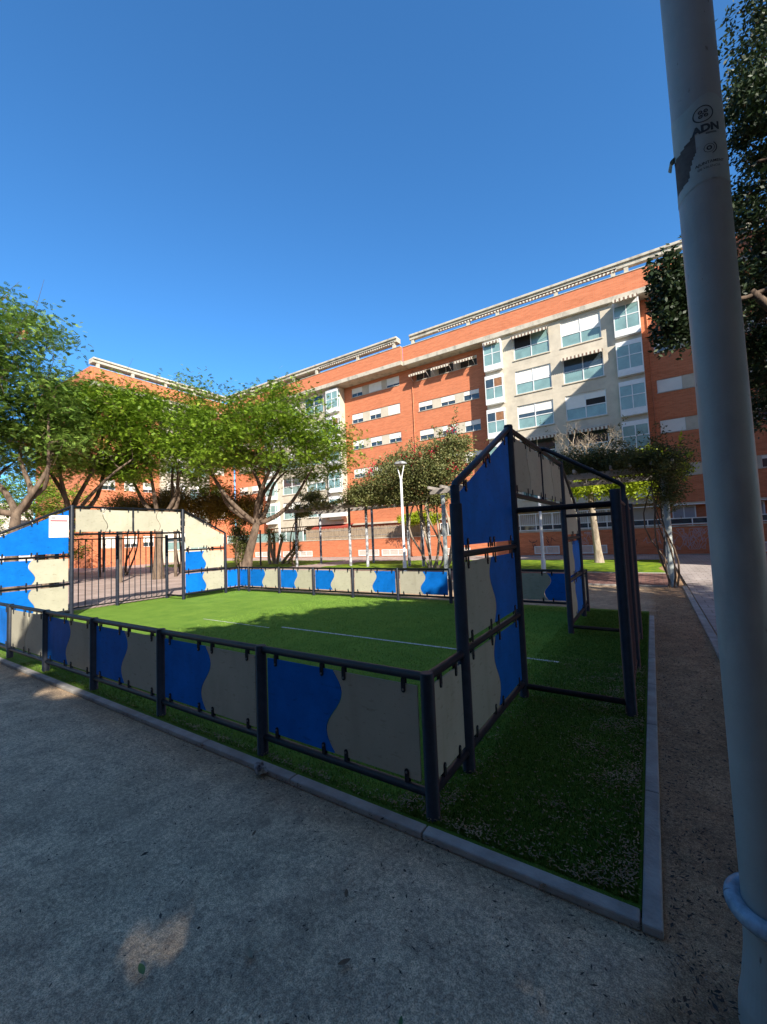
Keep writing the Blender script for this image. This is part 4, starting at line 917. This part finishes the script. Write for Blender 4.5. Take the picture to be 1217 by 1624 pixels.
cloud('rusty_hedge', 'rusty brown and yellow hedge behind the far goal crossbar', 'hedge', (20.5,11.4,0), [(22.0,10.9,3.8,2.3,1.0,1.1),(20.0,12.2,3.8,1.9,1.0,1.05),(24.3,9.6,3.6,1.8,1.0,1.0),(18.3,13.2,3.5,1.4,.9,.85)], 60000, M['leafhedge'], (.11,.05),
      stems=[((24.5,9.6,0),(24,9.8,3.4),.05),((21.6,11.2,0),(22,11,3.4),.05),((19.6,12.4,0),(19.8,12.2,3.4),.05)], wisps=30)
cloud('dark_shrub', 'dark many stemmed shrub beside the leaning jacaranda trunk', 'shrub', (16.8,11.6,0), [(17.0,11.7,1.9,.55,.5,.9),(16.9,11.7,1.0,.35,.35,.7)], 4200, M['leafvine'], (.12,.05),
      stems=[((16.7,11.5,0),(17.1,11.8,2.2),.045),((17.0,11.7,0),(16.8,11.5,2.3),.04)], wisps=8)
cloud('leafy_tree', 'yellow green leafy tree behind the shaded pergola at right', 'tree', (-.4,18.6,0), [(-.3,18.8,3.5,1.6,1.0,.6),(1.6,18.4,3.5,1.3,.9,.5),(-1.9,19,4.0,.9,.8,.6),(-1.2,18.6,4.5,.7,.6,.4)], 9000, M['leaflime'], (.15,.08),
      stems=[((-.4,18.6,0),(-.3,18.7,3.3),.07)], stem_split=1, wisps=14)
# leafless tree: pale trunk and a fan of bare twigs
bt = thing('bare_tree', 'pale trunked almost leafless tree on the shaded lawn in front of the cream facade', 'tree', (.9,18.6,0))
mb = MB(); base = np.array(P(.9,18.4,0)); topp = np.array(P(1.1,18.8,4.3)); pth = limb_path(base, topp, 7, .03, 0); mb.tube(pth, [.21,.16,.145,.135,.13,.125,.12,.115], 12)
def twig(p, d, L, r, dep):
    q = p+d*L; m_ = (p+q)/2+rng.normal(size=3)*L*.10; mb.tube([p, m_, q], [r, r*.82, r*.62], 5 if r > .015 else 3, False)
    if dep == 0: return
    for _ in range(rng.integers(2, 4)):
        dd = d+rng.normal(size=3)*.55; dd[2] += .10; dd /= np.linalg.norm(dd); twig(q, dd, L*rng.uniform(.6,.85), r*.6, dep-1)
for k in range(8):
    d = np.array([math.cos(k*.785+.3)*.8, math.sin(k*.785+.3)*.8, .75+.5*(k % 3)]); d /= np.linalg.norm(d); twig(pth[-1-(k % 2)], d, rng.uniform(.5,.78), .055, 5)
mb.build('trunk', M['palebark'], bt, smooth=True)
# yucca / palm clumps
yc = thing('yucca_clump', 'clump of spiky yuccas with several leaning trunks in front of the orange wall', 'yucca', (20.6,17.3,0))
mb = MB(); L_ = []; 
for (da,db,h,la,lb_) in ((0,0,1.9,.1,0),(.45,.2,1.5,.35,.1),(-.5,-.1,1.75,-.35,0),(-1.1,.1,1.3,-.7,.1),(.2,-.3,2.2,-.1,-.1),(-1.5,.3,1.0,-.35,0)):
    a0 = np.array(P(20.6+da*.5,17.3+db,0)); a1 = np.array(P(20.6+da+la,17.3+db+lb_,h)); mb.tube(limb_path(a0,a1,5,.05,0), [.14,.11,.10,.10,.10,.11], 9)
    for k in range(150):
        d = rng.normal(size=3); d[2] = abs(d[2])*.9-.35; d /= np.linalg.norm(d); ln = rng.uniform(.45,.75); sd = np.cross(d, [0,0,1.]); sd /= np.linalg.norm(sd)+1e-6; w_ = .022
        m_ = a1+d*ln*.5; e = a1+d*ln-np.array([0,0,.14*ln]); L_ += [a1-sd*w_*.7, m_-sd*w_, e, m_+sd*w_]
mb.build('trunk', M['palebark'], yc, smooth=True); L_ = np.array(L_); mesh_from('leaves', L_, np.arange(len(L_)).reshape(-1,4), M['leafpalm'], yc)
# ------------------------------------------------------------------ ficus trees on the right and behind the camera: they shade the yard
def shade_edge(b):
    return np.interp(b, [-3,-.5,1.2,2.66,4.0,5.35,6.5,7.2,7.9,8.6,9.5], [9.5,7.0,6.4,5.85,5.5,4.8,4.05,3.4,1.3,.2,-.9])
def keep(p):  # trims leaves so the crowns cast a chosen shadow edge and sun holes
    a = -p[:,0] + p[:,2]*1.5/1.15; b = p[:,1] + p[:,2]*1.0/1.15
    ok = a < shade_edge(b) + .25*np.sin(b*5.3) + .18*np.sin(b*13.1+a*3) + rng.normal(size=len(a))*.12
    for (ca,cb,ra,rb,tilt) in ((.75,-1.08,.10,.012,.9),(.62,-1.18,.10,.015,.9),(.86,-1.33,.08,.015,.7),(.52,-1.40,.06,.01,.6),(4.6,-.2,.5,.25,0),(5.9,0,.5,.3,0)):
        x, y = a-ca, b-cb; u_ = x*math.cos(tilt)+y*math.sin(tilt); v_ = -x*math.sin(tilt)+y*math.cos(tilt); ok &= ((u_/(ra+.095))**2+(v_/(rb+.095))**2) > 1
    return ok
fic = 'large ficus trees along the right side of the yard'

def outside_view(p, margin=1.06):
    d = p - np.array(mt.translation); x = d@np.array(rt); y = d@np.array(up); z = d@np.array(fwd)
    fx = .5*1217/647.6*margin; fy = .5*1624/647.6*margin
    return ~((z > 0) & (np.abs(x) < fx*z) & (np.abs(y) < fy*z))
def keep_out(p): return keep(p) & outside_view(p)
def ficus(label, a, b, h, r, n, nl, leaf, zc=None, filt=keep_out, extra=(), zmin=-.55, rt_=.34):
    zc = zc or h*.62
    cl = [c for c in dome((a,b,zc),(r,r,h-zc),n*3,zmin,.15) if filt(np.array([P(*c)]))[0]][:n]+list(extra)
    el_ = [(a+r*.5*math.cos(t), b+r*.5*math.sin(t), zc) for t in np.linspace(0,5.2,6)]
    el_ = [e for e in el_ if outside_view(np.array([P(*e)]), 1.2)[0]] + [(a, b, zc+.6)]
    return tree('ficus_tree', label, 'tree', [(a,b,0),(a+.05,b,1.2),(a,b+.1,2.6)], rt_, el_, cl, M['bark'], M['leafficus'], kind='leaf', nleaf=nl, cr=.95, group=fic, leaf=leaf, density_filter=filt)
ficus('large dark ficus tree behind the right hand corner of the yard', -8.3, -3.0, 10.5, 5.2, 170, 340, (.26,.15))
ficus('large dark ficus tree at the back of the yard right behind the viewer', -4.6, -7.2, 11, 5.4, 200, 340, (.26,.15))
ficus('large dark ficus tree in the far back corner of the yard', 1.5, -9.5, 10.5, 5.4, 140, 330, (.26,.15))
ficus('added unseen ficus tree close to the right of the big lamp post, blocking sky light', -6.6, 1.4, 9.0, 3.6, 110, 240, (.22,.13), zc=5.2)  # added out of view to keep sky light off the near goal panels
ficus('large dark ficus tree behind the right hand pavement', -13.0, .5, 10.0, 4.8, 80, 200, (.26,.15))
ficus('added unseen ficus tree behind the yard, left of the viewer, blocking sky light', 8.5, -9.5, 10, 5.0, 110, 220, (.28,.16), filt=lambda p: outside_view(p) & ((-p[:,0]+p[:,2]*1.304 > 9) | keep(p)))  # this tree and the next are added to cover the sky behind left
ficus('added unseen ficus tree at the left end behind the yard, blocking sky light', 15.5, -10, 9.5, 4.8, 90, 220, (.28,.16), filt=lambda p: outside_view(p) & (p[:,1]+p[:,2]*.87 < 0))
# added leaf clumps that stop sun leaking through chance gaps over the yard
lv = []
for o in bpy.data.objects:
    if o.name.startswith('crown') and o.parent and o.parent.name.startswith('ficus_tree'):
        q = np.empty(len(o.data.vertices)*3, dtype=np.float32); o.data.vertices.foreach_get('co', q); q = q.reshape(-1,4,3).mean(1)+np.array(root_loc(o.parent)); lv.append(q)
lv = np.vstack(lv); ga = -lv[:,0]+lv[:,2]*1.3043; gb = lv[:,1]+lv[:,2]*.8696
H_, ea, eb = np.histogram2d(ga, gb, bins=[np.arange(-2.4,7.2,.12), np.arange(-3.0,4.2,.12)])
K_ = H_.copy()
for i_, j_ in ((1,0),(-1,0),(0,1),(0,-1)): K_ += np.roll(np.roll(H_, i_, 0), j_, 1)
ii, jj = np.where(K_ < 9); new = []
for i_, j_ in zip(ii, jj):
    ca, cb2 = ea[i_]+.06, eb[j_]+.06
    for z in (7.6, 6.4, 5.4, 8.6):
        p = np.array([[-(ca-z*1.3043), cb2-z*.8696, z]])
        if keep_out(p)[0]: new.append(p[0]); break
print('gap clumps', len(new))
if new:
    new = np.array(new); q = np.repeat(new, 9, 0)+rng.normal(size=(len(new)*9,3))*.09; q = q[keep_out(q)]
    par = [o for o in bpy.data.objects if o.name.startswith('ficus_tree')][1]
    v, f = leafquads(q, rand_dir(len(q), .8), rand_dir(len(q)), .24*rng.uniform(.7,1.1,len(q)), .14*rng.uniform(.7,1.1,len(q))); mesh_from('crown_inner', v, f, M['leafficus'], par)
VIS = [(-3.33, 7.04, 10.3), (-3.09, 6.94, 9.56), (-3.45, 7.76, 9.77), (-2.93, 6.65, 8.81), (-3.16, 7.06, 8.58), (-2.85, 6.39, 8.34), (-3.14, 7.1, 7.82), (-2.93, 6.89, 7.21), (-3.13, 7.15, 7.07), (-2.8, 6.5, 6.46), (-3.02, 7.12, 6.42), (-2.9, 6.7, 7.92), (-1.82, 5.23, 5.22), (-1.7, 5.16, 5.14), (-1.58, 5.09, 5.05), (-1.48, 5.03, 4.96), (-1.72, 5.19, 4.81), (-1.6, 5.13, 4.68), (-1.77, 5.37, 4.58), (-1.52, 4.98, 5.12), (-1.66, 5.3, 4.54), (-1.79, 5.46, 5.15), (-1.99, 5.72, 5.01), (-2.98, 7.14, 5.88), (-3.02, 7.2, 5.34), (-2.87, 6.98, 5.51), (-2.86, 7.17, 4.38), (-2.99, 7.51, 4.12), (-2.83, 7.01, 4.66), (-2.88, 7.25, 3.51), (-2.18, 5.95, 5.25), (-2.38, 6.18, 5.5), (-2.26, 6.14, 4.9), (-2.99, 7.23, 4.69), (-1.85, 5.53, 4.72)]
body = [c for c in dome((-6.4,7.0,7.2),(3.2,3.6,4.2),400,-.75,.2) if c[0] < -3.7 and outside_view(np.array([P(*c)]), 1.1)[0]][:110]
t = tree('ficus_tree', 'dark ficus whose crown hangs in from the right behind the big lamp post', 'tree', [(-5.4,6.2,0),(-5.3,6.2,1.4),(-5.2,6.3,3.0)], .3,
     [(-3.6,6.0,5.2),(-4.2,7.2,7.4),(-2.6,5.8,5.0),(-6,6.5,7.5),(-3.9,6.8,9.2)], body, M['bark'], M['leafficus'], kind='leaf', nleaf=260, cr=.8, group=fic, leaf=(.15,.08), density_filter=lambda p: outside_view(p, 1.0) | (np.abs(p[:,0]-3) > 0))
vp = np.array([P(*c) for c in VIS]); idx = np.repeat(np.arange(len(vp)), 520); sub = vp[idx] + rng.normal(size=(len(idx),3))*np.array([.17,.17,.13])
# leaves gather in small sprays along twigs
wts = np.where(vp[:,0] > 2.45, 1.9, 1.0); wts /= wts.sum(); spr = vp[rng.choice(len(vp), 620, p=wts)] + rng.normal(size=(620,3))*.19; q = spr[rng.integers(0, 620, len(idx)*3//2)]; sub = np.vstack([q + rng.normal(size=q.shape)*.07, sub[::6]])
sub = sub[sub[:,0] > 1.33]
v, f = leafquads(sub, rand_dir(len(sub), .7), rand_dir(len(sub)), .085*rng.uniform(.7,1.2,len(sub)), .042*rng.uniform(.7,1.2,len(sub))); mesh_from('crown_branch', v, f, M['leafficus'], t)
mb = MB()
for i, c in enumerate(vp):
    j = np.argsort(np.linalg.norm(vp-c, axis=1))[1:3]
    for k in j:
        if vp[k][0] > c[0]-.02: mb.tube(limb_path(c, vp[k], 4, .1, 0), [.012,.014,.016,.018,.02], 5, False)
for p0, p1 in (((-3.6,6.0,5.2),(-1.7,5.2,5.0)),((-3.6,6.0,5.2),(-2.9,7.1,5.5)),((-4.2,7.2,7.4),(-2.9,6.6,7.4)),((-3.9,6.8,9.2),(-3.0,6.7,8.9))): mb.tube(limb_path(P(*p0), P(*p1), 6, .1, .1), [.05,.045,.04,.034,.03,.024,.018], 7, False)
mb.build('branch', M['bark'], t, smooth=True)
# unseen block added behind the viewer to cut off low sky light
ob = thing('apartment_building', 'added unseen apartment block behind the viewer, cutting off low sky light', 'building', (12, -18, 0))
MfO = lambda a,z,d: P(a, -18+d, z)
simple_facade(ob, MfO, M['brick'], -17, 40, [(x, x+1.2) for x in np.arange(-14, 35, 3.4)])
mb = MB(); mb.box(-17, 40, -28, -18.3, 0, 15.9); mb.build('body', M['brick'], ob)
mb = MB(); mb.box(-17, 40, -18.6, -17.4, 15.37, 16.9); mb.build('parapet', M['brick'], ob)
sb = thing('apartment_building', 'added unseen apartment block right of the yard, cutting off horizon sky light', 'building', (-18, -10, 0))  # added out of view; hides the horizon sky on the right
MfS = lambda a,z,d: P(-18+d, a, z)
holes_ = [(x, x+1.2, z, z+.9) for x in np.arange(-15, -5, 3.4) for z in (1.6,4.2,6.6,9.0,11.2)]; mb = MB(); wallgrid(mb, MfS, -17, -3, 0, 12.8, holes_); mb.build('wall', M['brick'], sb)
for q_ in holes_: small_window(sb, MfS, *q_, .6)
mb = MB(); mb.box(-28, -18.3, -17, -3, 0, 12.7); mb.build('body', M['brick'], sb)
mb = MB(); mb.box(-18.6, -17.8, -17, -3, 12.81, 13.2); mb.build('parapet', M['brick'], sb)
# ------------------------------------------------------------------ small ground things
def scatter(name, n, fn, m, size, kind='stuff', lift=.004, flat=.35, label=None):
    pts = []
    while len(pts) < n:
        a, b, z, w_ = fn()
        if rng.random() < w_: pts.append(P(a, b, z+lift))
    pts = np.array(pts); D = rand_dir(n, flat*.5); Nn = rand_dir(n, 1); Nn[:,2] = np.abs(Nn[:,2])+1.2; Nn = unit(Nn)
    v, f = leafquads(pts, D, Nn, size*rng.uniform(.5,1.3,n), size*.34*rng.uniform(.5,1.3,n)); v[:,2] = np.maximum(v[:,2], pts[:,2].repeat(4)-.002)
    return struct(mesh_from(name, v, f, m, None), kind)
def on_turf():
    a, b = rng.uniform(-.98,2.6), rng.uniform(-.04,3.4); e = math.exp(-min(b+.05, a+1.0)*5)
    return a, b, .026, (.10+.87*e)*_drift(a, b)/1.2 if a < .25 or b < .0 else .012
_drift = lambda a, b: .35+1.3*max(0, math.sin(a*9+1.3*math.sin(b*7))*math.sin(b*8+a*3))
def near_kerb():
    a, b = rng.uniform(-1.7,4.5), rng.uniform(-1.4,7.5); w_ = _drift(a, b)/1.65*(math.exp(-max(0,-b-.15)*6) if b < -.15 else 0) + (math.exp(-max(0,-1.09-a)*7) if a < -1.09 else 0) + (.05 if b < -.15 or a < -1.09 else 0)
    return a, b, .004, w_
def turf_front():
    a = rng.uniform(-.9, 8); return a, rng.uniform(-.07,.03), .024, 1
scatter('fallen_leaves', 7000, on_turf, M['litter'], .021)
scatter('fallen_leaves', 700, turf_front, M['litter'], .02)
scatter('dead_leaves', 3600, near_kerb, M['litterdark'], .018, lift=.008)
scatter('dead_leaves', 160, near_kerb, M['litterdark'], .036, lift=.010)
scatter('dead_leaves', 3600, lambda: (rng.uniform(-1.75,-1.1), rng.uniform(-1,9), .004, 1), M['litterdark'], .026, lift=.009)
scatter('dead_leaves', 160, lambda: (rng.uniform(-1,6), rng.uniform(-2,-.2), .004, .6), M['litterdark'], .022, lift=.010)
# grit on the dirt
scatter('grit', 14000, lambda: (rng.uniform(-1.6,4), rng.uniform(-1.7,-.16), .002, 1), mat('grit', (.30,.29,.28), .9, col2=(.10,.09,.085), nscale=60, ramp=(.45,.55)), .007, lift=.009)
# turf blades, denser close by
n = 150000; aa = -.98+(rng.random(n)**1.9)*7.5; bb = -.045+(rng.random(n)**1.6)*6.9; aa = np.where(rng.random(n) < .35, rng.uniform(-.98,.2,n), aa)
base = np.stack([-aa, bb, np.full(n,.008)],1); h = rng.uniform(.010,.024,n); d2 = rng.normal(size=(n,2))*.35; tip = base+np.stack([d2[:,0]*h, d2[:,1]*h, h],1)
th = rng.random(n)*math.pi; wv = np.stack([np.cos(th),np.sin(th),np.zeros(n)],1)*.0016*(1+np.hypot(aa+1.1,bb+2.1)*.16)[:,None]
v = np.stack([base-wv, base+wv, tip],1).reshape(-1,3); struct(mesh_from('turf_blades', v, np.arange(n*3).reshape(-1,3), M['blade'], None), 'stuff')
# larger single leaves and litter by hand
def one_leaf(a, b, L, rotz, m, label, curl=.25):
    t = MB(); n = 6
    for k in range(n+1):
        s = k/n; w_ = L*.2*math.sin(math.pi*min(1, s*.92+.05))**.8; x = L*s; z = .004+curl*L*(s-.5)**2
        for sgn in (-1,0,1): t.v.append(P(a+x*math.cos(rotz)-sgn*w_*math.sin(rotz), b+x*math.sin(rotz)+sgn*w_*math.cos(rotz), z+.010+abs(sgn)*w_*.25))
    for k in range(n):
        for q in (0,1): t.f.append((3*k+q, 3*k+q+1, 3*k+q+4, 3*k+q+3)); t.mi.append(0)
    o = t.build('dry_leaf', m); tag(o, label, 'leaf', 'single leaves on the yard and turf')
LB = mat('rust leaf', (.16,.09,.045), .7, noise=.3, nscale=40); LO = mat('orange leaf', (.38,.19,.06), .7, noise=.2, nscale=40); LG = mat('green leaf', (.06,.13,.03), .6); LT = mat('tan leaf', (.30,.24,.15), .7, noise=.2, nscale=40)
for (a,b,L,r_,m_,lb_) in ((-.615,-.19,.05,1.9,LB,'rust brown leaf lying against the front kerb'),(-.22,.62,.035,2.6,LO,'small orange leaf on the shaded turf'),(.25,-1.05,.05,.3,LT,'tan leaf on the yard right of the sun patch'),
      (.10,-.66,.045,.9,LB,'brown leaf on the open yard in front of the kerb'),(-.05,-.9,.05,2.2,LB,'dark brown leaf on the yard straight ahead'),(-.35,-.95,.035,1.2,LG,'green leaf on the yard below the kerb'),
      (.55,-1.3,.055,.2,LG,'large green leaf beside the bottom sun patch'),(.0,1.2,.04,.5,LT,'pale leaf on the turf between near fence and side kerb'),(1.9,-.75,.04,2,LT,'tan leaf on the yard further left'),(.78,-.62,.04,1.1,LB,'curled brown leaf near the near fence')):
    one_leaf(a, b, L, r_, m_, lb_)
# crushed drink pack on the kerb
mb = MB(); ca, cb_ = 1.25, -.175; g_ = []
for i in range(7):
    for j in range(5):
        x = (i/6-.5)*.085; y = (j/4-.5)*.05; g_.append((x+random.uniform(-.005,.005), y+random.uniform(-.005,.005), .055+.022*math.sin(i*2.1+j)+random.uniform(-.006,.006)))
rz = .5
for x,y,z in g_: mb.v.append(P(ca+1.3*(x*math.cos(rz)-y*math.sin(rz)), cb_+1.3*(x*math.sin(rz)+y*math.cos(rz)), z-.02))
for x,y,z in g_: mb.v.append(P(ca+x*1.1*math.cos(rz)-y*1.1*math.sin(rz), cb_+x*1.1*math.sin(rz)+y*1.1*math.cos(rz), .012))
for o_ in (0, 35):
    for i in range(6):
        for j in range(4): mb.f.append((o_+i*5+j,o_+(i+1)*5+j,o_+(i+1)*5+j+1,o_+i*5+j+1)); mb.mi.append(0)
rim = [i*5 for i in range(7)]+[30+j for j in range(1,5)]+[i*5+4 for i in range(5,-1,-1)]+[j for j in range(3,0,-1)]
for k in range(len(rim)): p_, q_ = rim[k], rim[(k+1)%len(rim)]; mb.f.append((p_,q_,q_+35,p_+35)); mb.mi.append(0)
tag(mb.build('crushed_pack', M['pack']), 'small crushed dark and silver pack lying on the front kerb', 'litter')
